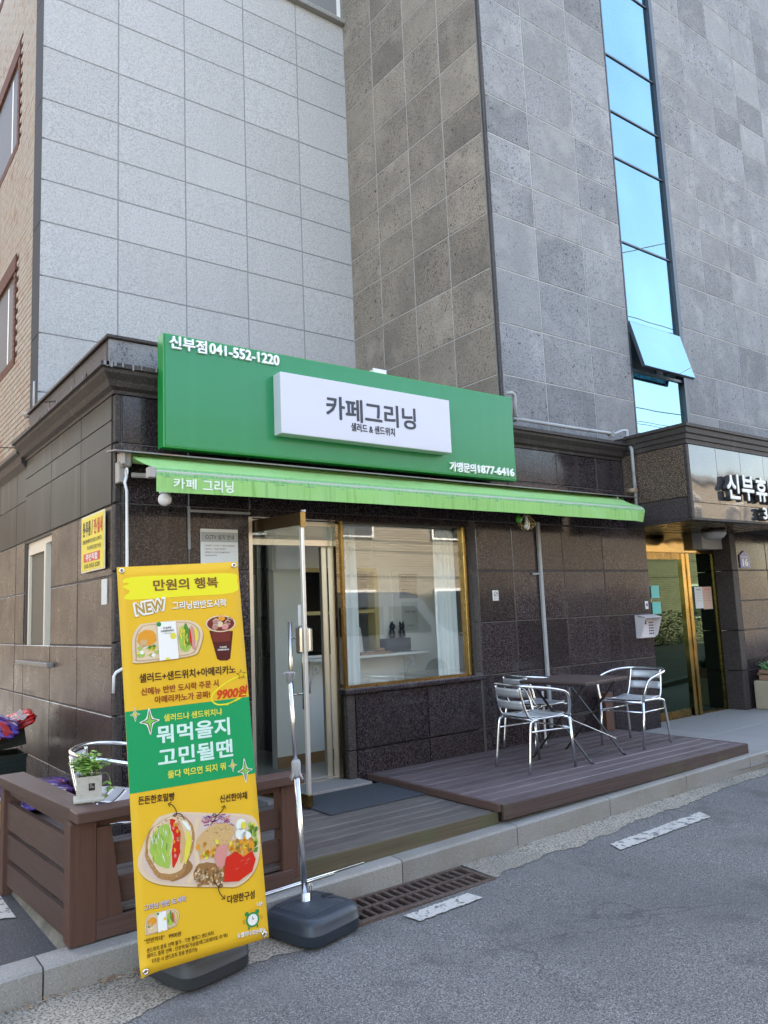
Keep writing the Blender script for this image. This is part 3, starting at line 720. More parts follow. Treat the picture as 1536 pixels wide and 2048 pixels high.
# parapet
m = MB(); m.box(SXW+.02, TX-.02, 5.95, 6.08, 3.63, 3.93); m.box(SXW+.02, SXW+.15, 6.08, 8.59, 3.63, 3.93)
pp = m.build('parapet', G_BASALT, shop)
panels_y([SXW+.075, 2.7, 3.6, 4.5, 5.3, TX-.03], [3.66, 3.93], 5.945, G_BASALT, pp); panels_x([5.99, 6.9, 7.75, 8.59], [3.64, 3.93], SXW+.012, G_TRIM, pp)
m = MB(); m.box(SXW-.01, TX-.02, 5.925, 6.10, 3.932, 3.962, bev=.006); m.box(SXW-.01, SXW+.17, 6.10, 8.592, 3.932, 3.9625, bev=.006); m.build('coping', G_TRIM, shop)
m = MB(); m.box(SXW+.02, TX, 6.08, 8.6, 3.30, 3.42); m.build('roof', JOINT_D, shop)
m = MB(); m.box(TX+.03, 7.96, FY+.06, TY+.03, 3.56, 3.70); m.build('mortar_ledge', MOSSY, shop)
m = MB(); m.tube([(1.95, 8.75, 4.35), (1.95, 8.75, 4.06), (1.93, 8.80, 4.02), (1.88, 8.90, 4.0)], .035); m.build('downpipe_elbow', PIPE, shop)
for (a, b) in (((1.60, 6.9, 3.62), (1.70, 6.9, 3.64)), ((1.55, 8.72, 3.58), (1.75, 8.6, 3.57))):
    m = MB(); m.tube([a, b, (SXW+.02, b[1], b[2]+.01)], .006, n=6); m.build('rusty_rod', IRON, shop)

# --- cafe window
m = MB()
m.box(5.325, 5.380, 5.79, 5.87, 1.073, 2.545, bev=.004); m.box(3.888, 5.325, 5.805, 5.86, 1.073, 1.090)
cw = m.build('window', GOLDR, shop); cw['label'] = 'brass framed shop window with white curtains inside'
m = MB(); m.box(3.873, 3.888, 5.80, 5.86, 1.073, 2.545); m.box(3.888, 5.325, 5.815, 5.86, 2.530, 2.545); m.build('brown_edge_strip', M('brown_metal_strip', (.06, .05, .035), rough=.4, metal=.3), cw)  # top strip's dark brown stands in for the awning mirrored along the frame
g = MB(); g.box(3.888, 5.325, 5.826, 5.834, 1.090, 2.525); g.build('pane', GL_SHOP, cw)
def curtain(x0, x1, n, y=5.96):
    b = MB(); b.smooth = True
    b.grid(lambda u, v: (x0+(x1-x0)*u, y+.022*math.sin(u*n*math.pi*2)*(0.7+.3*v)+.006*math.sin(u*23+v*4), 1.05+1.46*v), n*8, 6)
    return b.build('curtain', CURT, shop)
curtain(3.95, 4.13, 3); curtain(5.07, 5.34, 5)
# --- door surround
m = MB()
m.box(3.80, 3.845, 5.86, 5.93, .31, 2.52); m.box(2.985, 3.02, 5.87, 5.93, .31, 2.52)
m.box(3.02, 3.80, 5.875, 5.925, 2.325, 2.375); m.box(3.02, 3.80, 5.88, 5.92, 2.50, 2.54); m.box(3.74, 3.80, 5.945, 5.985, .33, 2.325); m.box(3.02, 3.80, 5.88, 5.93, .305, .325)
df = m.build('door_frame', ALUFR, shop)
m = MB(); m.box(3.02, 3.80, 5.895, 5.902, 2.375, 2.50); m.build('transom_pane', GL_DOOR, df)
m = MB(); m.box(3.85, 3.872, 5.78, 5.90, .31, 2.545); m.build('brass_post', GOLDR, df)
m = MB(); m.box(3.805, 3.85, 5.80, 5.858, .31, 2.545); m.build('brown_glass_post', GL_SCR, df)
m = MB(); m.box(2.945, 2.984, 5.80, 5.92, .31, 2.545); m.build('left_jamb', ALUFR, df)
m = MB(); m.box(2.95, 3.93, 5.55, 5.95, .20, .312, bev=.004); m.build('threshold', THRESH, shop)
# --- open glass leaf
hp, fp = Vector((3.0, 5.86, 0)), Vector((3.125, 5.22, 0)); dv = (fp-hp); WL = dv.length; dvn = dv.normalized()
Rm = Matrix.Rotation(math.atan2(dvn.y, dvn.x), 3, 'Z')
def leafbox(b, s0, s1, t0, t1, z0, z1, bev=0):
    c = hp + dvn*((s0+s1)/2) + Vector((-dvn.y, dvn.x, 0))*((t0+t1)/2) + Vector((0, 0, (z0+z1)/2))
    b.obox(c, (s1-s0, t1-t0, z1-z0), Rm, bev)
m = MB(); leafbox(m, 0, WL-.03, -.005, .005, .39, 2.42)
leaf = m.build('open_door', GL_DOOR, shop); leaf['label'] = 'glass door leaf standing open towards the street'
m = MB(); leafbox(m, 0, WL-.004, -.013, .013, 2.42, 2.52); m.build('top_rail', M('brown_door_rail', (.075, .045, .022), rough=.25, metal=.5), leaf)
m = MB(); leafbox(m, WL-.003, WL+.004, -.026, .026, 2.40, 2.525); m.build('brass_end_cap', GOLDR, leaf)
m = MB(); leafbox(m, WL-.05, WL+.004, -.024, .024, .295, .385, .003); m.build('brass_corner_block', GOLDR, leaf)
m = MB(); leafbox(m, 0, WL-.05, -.013, .013, .305, .385); m.build('bottom_rail', GOLDR, leaf)
m = MB(); leafbox(m, WL-.03, WL, -.016, .016, .385, 2.40, .004); m.build('edge_stile', M('pale_edge_stile', (.70, .67, .62), rough=.3, metal=.5), leaf)
m = MB(); leafbox(m, WL-.01, WL+.03, -.006, .006, 2.52, 2.535); m.build('pivot_pin', WHITEM, leaf)
pn = Vector((-dvn.y, dvn.x, 0))
for sgn in (-1, 1):
    m = MB(); p = hp+dvn*(WL-.11)+pn*(.065*sgn)
    m.tube([(p.x, p.y, 1.00), (p.x, p.y, 1.67)], .016, n=14)
    for zz in (1.12, 1.55):
        q = hp+dvn*(WL-.11); m.tube([(p.x, p.y, zz), (q.x, q.y, zz)], .008, n=8)
    m.build('handle', STEEL, leaf)
m = MB()
leafbox(m, WL-.075, WL-.005, -.05, -.014, 1.43, 1.63, .012); leafbox(m, WL-.075, WL-.005, .014, .05, 1.43, 1.63, .012); leafbox(m, WL-.001, WL+.030, .010, .045, 1.44, 1.62, .008)
m.build('door_lock', STEEL, leaf)
m = MB(); leafbox(m, WL-.075, WL-.040, -.0085, -.0055, 1.64, 1.80); m.build('sticker', PAPER, leaf)
# --- inner glass door, swung inwards
m = MB(); a, b = Vector((3.03, 5.96, 0)), Vector((3.34, 6.58, 0)); d2 = (b-a); R2 = Matrix.Rotation(math.atan2(d2.y, d2.x), 3, 'Z'); l2 = d2.length; d2n = d2.normalized()
def ib(mb_, s0, s1, t, z0, z1): mb_.obox(a+d2n*((s0+s1)/2)+Vector((0, 0, (z0+z1)/2)), (s1-s0, t, z1-z0), R2)
ib(m, 0, .05, .035, .33, 2.28); ib(m, l2-.05, l2, .035, .33, 2.28); ib(m, .05, l2-.05, .034, .33, .45); ib(m, .05, l2-.05, .034, 2.22, 2.28)
ind = m.build('inner_door', ALUFR, shop)
m = MB(); ib(m, .05, l2-.05, .006, .45, 2.22); m.build('pane', GL_SHOP, ind)
m = MB(); ib(m, l2-.045, l2-.012, .075, 1.50, 1.68); m.build('pull_handle', DKMET, ind)

# --- interior
room = empty('cafe_interior', (4.2, 7, .3), 'pale cafe interior behind the shop window with serving hatch', 'room', kind='structure')
m = MB(); m.box(2.2, 5.95, 5.95, 9.2, .25, .33); m.build('floor', FLOORI, room)
m = MB(); m.box(2.2, 5.95, 5.99, 9.2, 2.72, 2.80); m.build('ceiling', WALLW, room)
m = MB(); m.box(2.90, 2.95, 5.99, 9.2, .25, 2.8); m.box(5.95, 6.0, 5.99, 9.2, .25, 2.8); m.box(2.2, 5.95, 9.15, 9.2, .25, 2.8); m.build('wall', WALLW, room)
HX0, HX1, HZ0, HZ1, PY = 3.90, 4.78, 1.33, 2.14, 6.58
m = MB(); m.box(3.60, HX0, PY, PY+.1, .33, 2.16); m.box(HX0, HX1, PY, PY+.1, .33, HZ0); m.box(HX1, 5.95, PY, PY+.1, .33, 2.72); m.box(3.60, HX1, PY+.02, PY+.09, 2.16, 2.72)
m.build('partition', WALLW, room)
m = MB(); m.box(3.60, 5.95, PY-.012, PY-.001, .33, .43); m.build('skirting', SKIRT, room)
m = MB(); m.box(HX0-.02, HX1+.02, PY-.02, PY+.11, HZ1, HZ1+.04); m.box(HX1-.02, HX1+.03, PY-.02, PY+.11, HZ0, HZ1); m.box(HX0, HX1, PY-.01, PY+.03, 1.72, 1.755); m.build('hatch_frame', WALLY, room)
m = MB(); m.box(3.88, 5.28, 6.33, PY-.001, 1.285, 1.31, bev=.003); m.build('counter_shelf', WALLW, room)
for xq in (3.96, 5.12):
    m = MB(); pts = []
    for k in range(26):
        a_ = k/25*math.pi*3.2; r_ = .008+.045*(k/25); pts.append((xq, 6.45+r_*math.cos(a_), 1.20+r_*math.sin(a_)))
    m.tube(pts, .006, n=6); m.tube([(xq, 6.50, 1.19), (xq, 6.55, 1.08), (xq, PY-.008, .98), (xq, PY-.008, 1.27)], .006, n=6); m.tube([(xq, 6.36, 1.277), (xq, 6.57, 1.277)], .006, n=6)
    m.build('scroll_bracket', WHITEM, room)
m = MB(); m.box(4.2, 4.9, 8.2, 8.4, 1.6, 2.3); m.box(HX0+.1, 4.8, 7.3, 7.7, .33, 1.30); m.build('kitchen_unit', DARKI, room)
m = MB(); m.box(3.60, 4.1, 7.9, 8.4, .33, 2.2, bev=.01); m.box(3.62, 4.08, 7.895, 7.90, 1.30, 2.15); m.build('blue_grey_block', M('blue_grey_glass_tone', (.24, .32, .34), rough=.3), room)  # added block; its colour stands in for blue-grey glass reflecting in the corridor
m = MB(); m.box(5.0, 5.9, PY-.012, PY-.002, .9, .915); m.box(5.0, 5.9, PY-.012, PY-.002, 2.2, 2.215); m.box(5.0, 5.015, PY-.012, PY-.002, .915, 2.2); m.build('wall_moulding', WALLW, room)
cm = empty('coffee_grinder', (4.06, 7.45, 1.30), 'dark coffee machine with steel jug seen through the serving hatch', 'coffee machine')
m = MB(); m.box(3.98, 4.28, 7.35, 7.6, 1.30, 1.36, bev=.01); m.box(3.98, 4.28, 7.47, 7.6, 1.36, 1.72, bev=.01); m.box(3.98, 4.28, 7.33, 7.6, 1.64, 1.74, bev=.015); m.build('body', DKMET, cm)
m = MB(); m.lathe([(.04, 0), (.05, .01), (.055, .14), (.045, .17), (.05, .18)], (4.12, 7.39, 1.365), 16); m.build('jug', STEEL, cm)
# small things on the counter shelf
m = MB(); m.box(-.10, .10, -.004, .004, 0, .27, bev=.003)
mc = m.build('menu_card', PAPER, centre=False, label='white handwritten menu card leaning on the counter shelf', cat='menu card'); mc.location = (4.42, 6.44, 1.313); mc.rotation_euler = (R(-8), 0, R(4))
def child_text(s, par, w_, h_, x, z, mat, y=-.0052, bold=.0):
    o = bpy.data.objects.new('lettering', text_mesh(s, w_, h_, 0, bold, mat)); C.objects.link(o); o.parent = par; o.location = (x, y, z); o.rotation_euler = (R(90), 0, 0); return o
child_text('MENU ♥', mc, .09, .02, -.03, .235, BLKP)
child_text('♥', mc, .045, .042, .055, .19, M('heart_green', (.30, .50, .12), rough=.6))
for k, t_ in enumerate(('Salad', 'Sandwich →', 'Coffee', 'Ade & Tea')): child_text(t_, mc, .10-.012*(k % 2), .014, -.02, .15-.034*k, BLKP)
m = MB(); m.box(-.19, .19, -.06, .06, 0, .022, bev=.006); m.lathe([(.05, .0), (.055, .03), (.03, .035)], (.08, 0, .022), 18)
tr_ = m.build('wooden_tray', TRAYW, centre=False, label='pale wooden serving board lying on the counter shelf', cat='tray'); tr_.location = (4.60, 6.40, 1.312)
def cat_fig(x, y, sx, lab):
    m = MB(); m.smooth = True
    m.lathe([(.028, 0), (.036, .02), (.034, .06), (.024, .09), (.018, .10)], (0, 0, 0), 14)
    bmesh.ops.create_uvsphere(m.bm, u_segments=14, v_segments=9, radius=.032, matrix=Matrix.Translation((0, -.008, .118)))
    for s in (-1, 1): m.lathe([(.012, 0), (.009, .02), (.001, .038)], (s*.018, -.004, .138), 8)
    m.tube([(0, .03, .01), (.03, .045, .02), (.05, .02, .03)], .007, n=6)
    o = m.build('dog_figurine', CATB, centre=False, label=lab, cat='figurine', group='black dog figurines'); o.location = (x, y, 1.452); o.rotation_euler = (0, 0, sx)
cat_fig(4.92, 6.50, .5, 'black dog figurine, the left one of the pair on the dark box'); cat_fig(5.05, 6.50, -.2, 'black dog figurine, the right one of the pair on the dark box')
m = MB(); m.box(4.80, 5.12, 6.44, 6.56, 1.312, 1.45, bev=.004)
m.build('dark_box', M('slate_box', (.03, .045, .06), rough=.5), label='dark slate box on the counter shelf carrying the two figurines', cat='box')
m = MB(); m.box(5.10, 5.35, PY-.006, PY-.002, 1.86, 2.12)
q = m.build('notice', PAPERG, label='grey price list stuck on the wall inside the cafe window', cat='notice')
for k in range(5): wall_text(('메뉴 안내', '아메리카노 2.5', '카페라떼 3.5', '샐러드 7.9', '샌드위치 6.5')[k], 5.13, 5.32, 2.075-.045*k, 2.092-.045*k, PY-.008, BLKP, q, 0)
m = MB(); m.box(5.12, 5.34, PY-.006, PY-.002, 1.52, 1.82); q = m.build('notice', PAPER, label='white notice stuck below the price list inside the window', cat='notice')
wall_text('주문 안내', 5.16, 5.30, 1.70, 1.73, PY-.008, BLKP, q, 0); wall_text('감사합니다', 5.18, 5.28, 1.56, 1.58, PY-.008, BLKP, q, 0)
m = MB(); m.box(3.62, 3.88, PY+.012, PY+.017, 2.02, 2.5); m.build('notice', PAPER, label='large white sheet hung above the partition behind the door', cat='notice')

# ================================================================== CANOPY over the apartment entrance
CX, CY = 7.972, 4.87
cn = empty('entrance_canopy', (9.5, 5.3, 3.1), 'stone-clad box canopy above the apartment entrance, carrying white letters', 'canopy')
m = MB(); m.box(CX+.03, 15.5, CY+.03, FY, 2.66, 3.50); m.build('core', JOINT_B, cn)
panels_x([CY+.045, FY-.005], [2.63, 2.872], CX, G_TRIM, cn, ch=.003)
inst('panel', panel_mesh(FY-CY-.05, .595, G_CANOPY), (CX, (CY+.045+FY-.005)/2, 3.175), R(-90), cn)
m = MB(); m.box(CX-.002, CX+.042, CY-.002, CY+.042, 2.632, 3.478, bev=.006); m.build('corner_strip', G_TRIM, cn)
panels_y([CX+.045, 8.575, 9.11, 9.66, 10.2, 10.75, 11.3, 11.85, 12.4, 12.95, 13.5], [2.81, 3.478], CY, G_CANOPYF, cn, ch=.002, gap=.004, jit=.0008)
panels_y([CX+.045, 9.0, 10.0, 11.0, 12.0, 13.0, 14.0], [2.63, 2.81], CY, G_CANOPYF, cn, ch=.002, gap=.004, jit=.0008)
prof3 = [(0, 3.478), (.012, 3.48), (.014, 3.53), (.030, 3.535), (.034, 3.585), (.052, 3.60), (.056, 3.655), (.078, 3.665), (.078, 3.70), (0, 3.71)]
m = MB()
cc0 = lambda p: (CX-p[0], CY-p[0], p[1])
m.prism(prof3, cc0, lambda p: (15.5, CY-p[0], p[1])); m.prism(prof3, lambda p: (CX-p[0], FY-.12, p[1]), cc0); m.box(CX, 15.5, CY, TY+.02, 3.50, 3.708)
m.build('cornice', G_TRIM, cn)
m = MB(); m.box(CX-.01, 15.5, CY-.01, CY+.06, 2.605, 2.629, bev=.003); m.box(CX-.01, CX+.05, CY+.06, FY, 2.605, 2.629); m.build('drip_edge', G_TRIM, cn)
m = MB(); m.box(CX+.055, 10.4, CY+.065, 6.02, 2.618, 2.632); m.build('soffit', GOLDR, cn)
m = MB(); m.box(10.4, 15.5, CY+.065, FY, 2.618, 2.632); m.build('soffit', G_TRIM, cn)
# letters standing off the canopy
lt = empty('name_sign', (9.4, 4.84, 3.0), 'white raised channel letters on the canopy front spelling the building name', 'sign')
def chan(s, x0, x1, z0, z1, bold=.024): return place(text_mesh(s, x1-x0, z1-z0, .05, bold, [LETC, LETCS]), 'letter', ((x0+x1)/2, CY-.055, (z0+z1)/2), (1, 0, 0), (0, 0, 1), lt)
for ch_, x0, x1 in (('신', 8.62, 8.90), ('부', 8.95, 9.23), ('휴', 9.27, 9.54), ('먼', 9.57, 9.84), ('시', 9.90, 10.17), ('아', 10.22, 10.5)): chan(ch_, x0, x1, 2.87, 3.17)
for ch_, x0, x1 in (('3', 9.38, 9.49), ('2', 9.53, 9.65)): chan(ch_, x0, x1, 2.655, 2.80)
# ceiling lamp in the recess
cl = empty('ceiling_lamp', (9.55, 5.55, 2.6), 'frosted dome ceiling lamp under the gold soffit of the entrance', 'ceiling lamp')
m = MB(); m.lathe([(.155, 0), (.16, -.02), (.15, -.035)], (9.55, 5.55, 2.617), 28); m.build('rim', DKMET, cl)
m = MB(); m.smooth = True; m.lathe([(.15, 0), (.148, -.03), (.125, -.065), (.08, -.09), (.03, -.10)], (9.55, 5.55, 2.582), 28); m.build('dome', LAMPG, cl)

# ================================================================== APARTMENT ENTRANCE
EY = 6.0
m = MB(); m.box(8.33, 8.345, FY+.03, EY+.1, .2, 2.62); m.build('recess_side', G_BROWN, tower)
en = empty('entrance_door', (9.3, 6.0, .22), 'dark green glass entrance doors in polished gold frames under the canopy', 'entrance door')
m = MB(); m.box(8.35, 10.25, EY, EY+.03, 2.36, 2.615); m.build('header_panel', GOLD, en)
m = MB(); m.box(8.35, 10.25, EY-.012, EY+.03, 2.345, 2.358); m.box(8.35, 9.42, EY-.01, EY+.03, 2.26, 2.343); m.box(8.35, 9.36, EY-.01, EY+.03, .222, .32)
m.build('rail', GOLDR, en)
m = MB(); m.box(9.42, 9.50, EY-.03, EY+.04, .222, 2.343, bev=.004); m.box(9.505, 9.56, EY-.05, EY+.02, .222, 2.343, bev=.004); m.build('middle_stile', GOLD, en)
m = MB(); m.box(10.20, 10.25, EY-.01, EY+.04, .222, 2.343); m.box(9.56, 10.20, EY-.01, EY+.03, .222, .25); m.build('side_stile', GOLDR, en)
m = MB(); m.box(8.35, 9.42, EY+.006, EY+.016, .32, 2.26); m.build('pane', GL_GREEN, en)
m = MB(); m.box(9.56, 10.20, EY+.006, EY+.016, .25, 2.343); m.build('pane', GL_GREEN, en)
m = MB(); m.box(8.3, 10.3, 8.0, 8.05, .2, 2.7); m.box(8.3, 8.33, EY+.03, 8, .2, 2.7); m.box(10.3, 10.33, EY+.03, 8, .2, 2.7); m.box(8.3, 10.3, EY+.03, 8, .15, .2); m.build('lobby', M('lobby_wall', (.04, .05, .045), rough=.6), en)
for x0, x1, z0, z1, mt_, lab in ((9.70, 9.885, 1.60, 1.89, PAPER, 'white notice sheet taped inside the right entrance door'), (9.89, 10.11, 1.585, 1.89, M('peach_poster', (.62, .42, .32), rough=.6), 'peach coloured poster taped beside the white notice'),
                            (8.72, 8.89, 1.76, 1.92, TEAL, 'upper teal sticker on the left entrance door'), (8.72, 8.90, 1.56, 1.71, TEAL, 'lower teal sticker on the left entrance door')):
    m = MB(); m.box(x0, x1, EY-.003, EY+.003, z0, z1); o = m.build('poster', mt_, label=lab, cat='poster' if mt_ != TEAL else 'sticker')
    if mt_ != TEAL:
        wall_text('안내문', x0+.04, x1-.04, z1-.05, z1-.025, EY-.005, REDP if mt_ != PAPER else BLKP, o, .01)
        for k in range(4): wall_text('입주민 여러분께 알려드립니다', x0+.02, x1-.02, z1-.09-.035*k, z1-.08-.035*k, EY-.005, BLKP, o, 0)
# intercom
ic = empty('door_intercom', (8.14, 5.7, 1.4), 'beige intercom box with keypad and hood beside the entrance', 'intercom')
m = MB(); m.box(7.985, 8.305, 5.70, 5.752, 1.29, 1.565, bev=.006); m.build('back_plate', BEIGE, ic)
m = MB(); m.prism([(5.702, 1.565), (5.60, 1.535), (5.60, 1.528), (5.702, 1.545)], lambda p: (7.985, *p), lambda p: (8.305, *p))
for xq in (7.985, 8.297): m.prism([(5.702, 1.30), (5.67, 1.32), (5.60, 1.53), (5.702, 1.56)], lambda p, xq=xq: (xq, *p), lambda p, xq=xq: (xq+.008, *p))
m.build('hood', BEIGE, ic)
m = MB(); m.box(8.02, 8.13, 5.694, 5.700, 1.45, 1.51); m.build('speaker', DARKI, ic)
kk = MB(); kk.box(-.009, .009, -.004, .004, -.008, .008, bev=.002); km = kk.mesh('key', DKMET)
for i in range(3):
    for j in range(5): inst('key', km, (8.19+.033*i, 5.697, 1.34+.032*j), 0, ic)
# address plaque
pq = MB(); pq.prism([(10.47, 2.135), (10.72, 2.135), (10.72, 2.31), (10.595, 2.375), (10.47, 2.31)], lambda p: (p[0], FY-.016, p[1]), lambda p: (p[0], FY-.001, p[1]))
pq = pq.build('address_plaque', BLUEP, label='blue house-shaped address plaque with number 16 on the right wall', cat='plaque')
wall_text('16', 10.525, 10.665, 2.16, 2.26, FY-.0175, LETW, pq, .02)
m = MB(); m.box(10.49, 10.70, FY-.018, FY-.0165, 2.283, 2.288); m.build('line', LETW, pq)
# small stickers
m = MB(); m.box(5.655, 5.74, FY-.006, FY-.001, 1.79, 1.895, bev=.002); st = m.build('wall_sticker', PAPER, label='small white no-smoking sticker on the wall right of the window', cat='sticker')
m = MB(); pts = [(5.6975+.024*math.cos(a_*math.pi/8), FY-.008, 1.855+.024*math.sin(a_*math.pi/8)) for a_ in range(16)]; m.tube(pts, .0025, n=5, closed=True); m.tube([(5.682, FY-.008, 1.842), (5.713, FY-.008, 1.868)], .0025, n=5); m.build('symbol', BLKP, st)
wall_text('금연구역', 5.67, 5.725, 1.803, 1.816, FY-.008, BLKP, st, 0)
m = MB(); m.box(8.21, 8.27, FY-.006, FY-.001, 1.63, 1.725); st = m.build('wall_sticker', PAPER, label='tiny security sticker above the intercom box', cat='sticker')
m = MB(); m.lathe([(.02, 0), (.02, .002)], (8.24, FY-.0075, 1.68), 14, axis='y'); m.build('emblem', BLUEP, st)

# ================================================================== SIGNS
sg = empty('shop_sign', (4, 5.5, 3.4), 'wide green cafe signboard with a white raised box and Korean lettering', 'signboard')
m = MB(); m.box(2.115, 5.86, 5.505, 5.62, 3.0, 3.885, bev=.004); m.build('board', GREENS, sg)
m = MB(); m.box(2.13, 5.845, 5.4985, 5.5045, 3.012, 3.873); m.build('face', GREEN, sg)
m = MB()
for xq in (3.06, 3.99, 4.92): m.box(xq-.0012, xq+.0012, 5.4978, 5.4988, 3.013, 3.872)
m.build('panel_seam', GREENS, sg)['kind'] = 'stuff'
m = MB(); m.box(3.045, 4.868, 5.375, 5.4975, 3.178, 3.690, bev=.006, seg=2); m.build('light_box', WHITEB, sg)
wall_text('신부점', 2.16, 2.46, 3.765, 3.868, 5.488, LETW, sg, .020, .02); wall_text('041-552-1220', 2.482, 3.10, 3.775, 3.862, 5.488, LETW, sg, .022, .02)
wall_text('가맹문의', 4.932, 5.27, 3.030, 3.125, 5.488, LETW, sg, .020, .02); wall_text('1877-6416', 5.30, 5.805, 3.040, 3.12, 5.488, LETW, sg, .022, .02)
wall_text('카페그리닝', 3.478, 4.445, 3.352, 3.553, 5.3725, LETG, sg, .016, .003); wall_text('샐러드 & 샌드위치', 3.725, 4.196, 3.268, 3.343, 5.3725, LETG, sg, .016, .003)
m = MB(); m.box(4.09, 4.24, 5.52, 5.62, 3.886, 3.915); m.box(4.09, 4.24, 5.515, 5.525, 3.886, 3.925); m.build('bracket', WHITEM, sg)
m = MB(); m.box(2.5, 2.54, 5.60, 5.75, 3.05, 3.09); m.box(5.3, 5.34, 5.60, 5.75, 3.05, 3.09); m.box(2.5, 2.54, 5.60, 5.75, 3.3, 3.34); m.box(5.3, 5.34, 5.60, 5.75, 3.3, 3.34); m.build('wall_fixing', DKMET, sg)
# yellow room-to-let sign on the side wall
ys_ = MB(); ys_.box(SXW-.026, SXW-.018, 5.90, 6.50, 2.125, 2.575, bev=.002); ysg = ys_.build('rental_sign', M('sign_edge', (.75, .68, .45), rough=.4), label='yellow rooms-to-let sign with red lettering on the side wall', cat='sign')
m = MB(); m.box(SXW-.0285, SXW-.0265, 5.915, 6.485, 2.14, 2.56); m.build('face', YEL, ysg)
def side_text(s, y0, y1, z0, z1, mat, bold=.02):   # y0: the end nearer the back (left in view)
    return place(text_mesh(s, y0-y1, z1-z0, 0, bold, mat), 'lettering', (SXW-.0300, (y0+y1)/2, (z0+z1)/2), (0, -1, 0), (0, 0, 1), ysg)
side_text('원·투룸', 6.45, 6.24, 2.41, 2.53, BLKP, .03); side_text('/', 6.215, 6.185, 2.41, 2.53, BLKP); side_text('전·월세', 6.16, 5.94, 2.41, 2.53, REDP, .03)
side_text('풀옵션(에어컨,냉장고,세탁기,', 6.45, 5.95, 2.345, 2.385, BLKP, .01); side_text('가스렌지,옷장,TV등)', 6.33, 5.97, 2.29, 2.33, BLKP, .01)
m = MB(); m.box(SXW-.0300, SXW-.0288, 6.00, 6.42, 2.205, 2.272, bev=.0003); m.build('red_band', REDP, ysg)
o = side_text('주인직접', 6.36, 6.06, 2.212, 2.266, LETW, .03); o.location.x -= .0015
side_text('010-5455-5201', 6.40, 6.00, 2.155, 2.19, BLKP, .01)
m = MB(); m.box(SXW-.006, SXW-.001, 5.905, 6.035, 1.86, 2.05); m.build('white_label', PAPER, label='blank white vertical label on the side wall below the yellow sign', cat='label')
# CCTV notice
m = MB(); m.box(2.503, 2.822, FY-.012, FY-.001, 2.12, 2.428, bev=.001); nt_ = m.build('cctv_notice', PAPER, label='white and grey CCTV notice on the granite left of the door', cat='notice')
m = MB(); m.box(2.505, 2.820, FY-.0145, FY-.0125, 2.325, 2.402); m.build('title_band', PAPERG, nt_)
wall_text('CCTV 설치 안내', 2.54, 2.785, 2.345, 2.383, FY-.0155, BLKP, nt_, .008)
for k, t_ in enumerate(('▸설치목적 : 도난방지, 시설안전, 화재예방', '▸촬영장소 : 사업장 내부/외부', '▸촬영시간 : 24시간 연속촬영/녹화', '▸담당자(연락처)')):
    wall_text(t_, 2.535, 2.535+(.255, .18, .21, .10)[k], 2.289-.026*k, 2.301-.026*k, FY-.0145, BLKP, nt_, 0)

# ================================================================== AWNING
aw = empty('awning', (4.7, 5.3, 2.8), 'faded light green retractable awning over the cafe front with white Korean name', 'awning')
AX0, AX1, AYF = 1.875, 7.49, 5.15
m = MB(); m.tube([(AX0+.02, 5.66, 2.925), (AX1+.3, 5.66, 2.925)], .038, n=16); m.build('roller', AWNT, aw)
m = MB(); m.smooth = True
def afn(u, v):
    x = AX0+.06+(AX1-AX0-.06)*u + (1-v)*(-.03+.28*u)
    y = 5.66-(5.66-5.19)*v; z = 2.958+(2.775-2.958)*v - .018*math.sin(math.pi*v) + .007*math.sin(u*14)*math.sin(math.pi*v)+.004*math.sin(u*41+v*3)*v*(1-v)*4
    return (x, y, z)
m.grid(afn, 60, 10); m.build('cloth', AWNT, aw)
m = MB(); m.smooth = True
m.grid(lambda u, v: (AX0+.055+(AX1-AX0-.055)*u, 5.19-.045*math.sin(v*math.pi*.5)-.002*math.sin(u*120), 2.775-.055*v-.018*(v > .99)), 80, 6)
m.build('rolled_lip', AWNL, aw)
m = MB(); m.box(AX0+.02, AX1, AYF, AYF+.045, 2.70, 2.752, bev=.008); m.build('front_bar', M('awning_bar', (.40, .44, .36), rough=.5), aw)
m = MB(); m.smooth = True
m.grid(lambda u, v: (AX0+.05+(AX1-AX0-.05)*u+(.02*(1-v) if u > .98 else 0), AYF-.006+(.006*math.sin(u*29+math.sin(u*7)*2)+.003*math.sin(u*71))*(1-v)+.05*max(0, (u-.97)/.03)*(1-v), 2.598+.007*math.sin(u*math.pi)+.115*v), 90, 5)
m.build('valance', AWN, aw)
wall_text('카페', 2.045, 2.215, 2.628, 2.702, AYF-.011, M('faded_white_letter', (.74, .82, .70), rough=.7), aw, .02); wall_text('그리닝', 2.262, 2.50, 2.618, 2.706, AYF-.011, bpy.data.materials['faded_white_letter'], aw, .02)
for xq in (AX0-.01, 7.62):
    m = MB(); m.box(xq-.02, xq+.05, 5.60, 5.74, 2.85, 2.975, bev=.012); m.box(xq-.03, xq+.03, 5.66, 5.745, 2.74, 2.90, bev=.006); m.box(xq-.035, xq-.012, 5.56, 5.62, 2.86, 2.95, bev=.006); m.build('end_bracket', BRKT, aw)
for xa_, xb_, xc_ in ((1.93, 2.45, 1.94), (7.35, 6.85, 7.36)):
    m = MB(); m.tube([(xa_, 5.66, 2.80), (xb_, 5.42, 2.775), (xc_, 5.19, 2.725)], .02, n=8); m.build('folding_arm', BRKT, aw)
m = MB(); m.box(AX0-.0, AX0+.048, AYF-.005, AYF+.06, 2.695, 2.77, bev=.004); m.build('bar_end_cap', BRKT, aw)
cr = MB(); ring = [(1.86, 5.56+.022*math.cos(k*math.pi/6), 2.80+.028*math.sin(k*math.pi/6)) for k in range(12)]; cr.tube(ring, .007, n=6, closed=True)
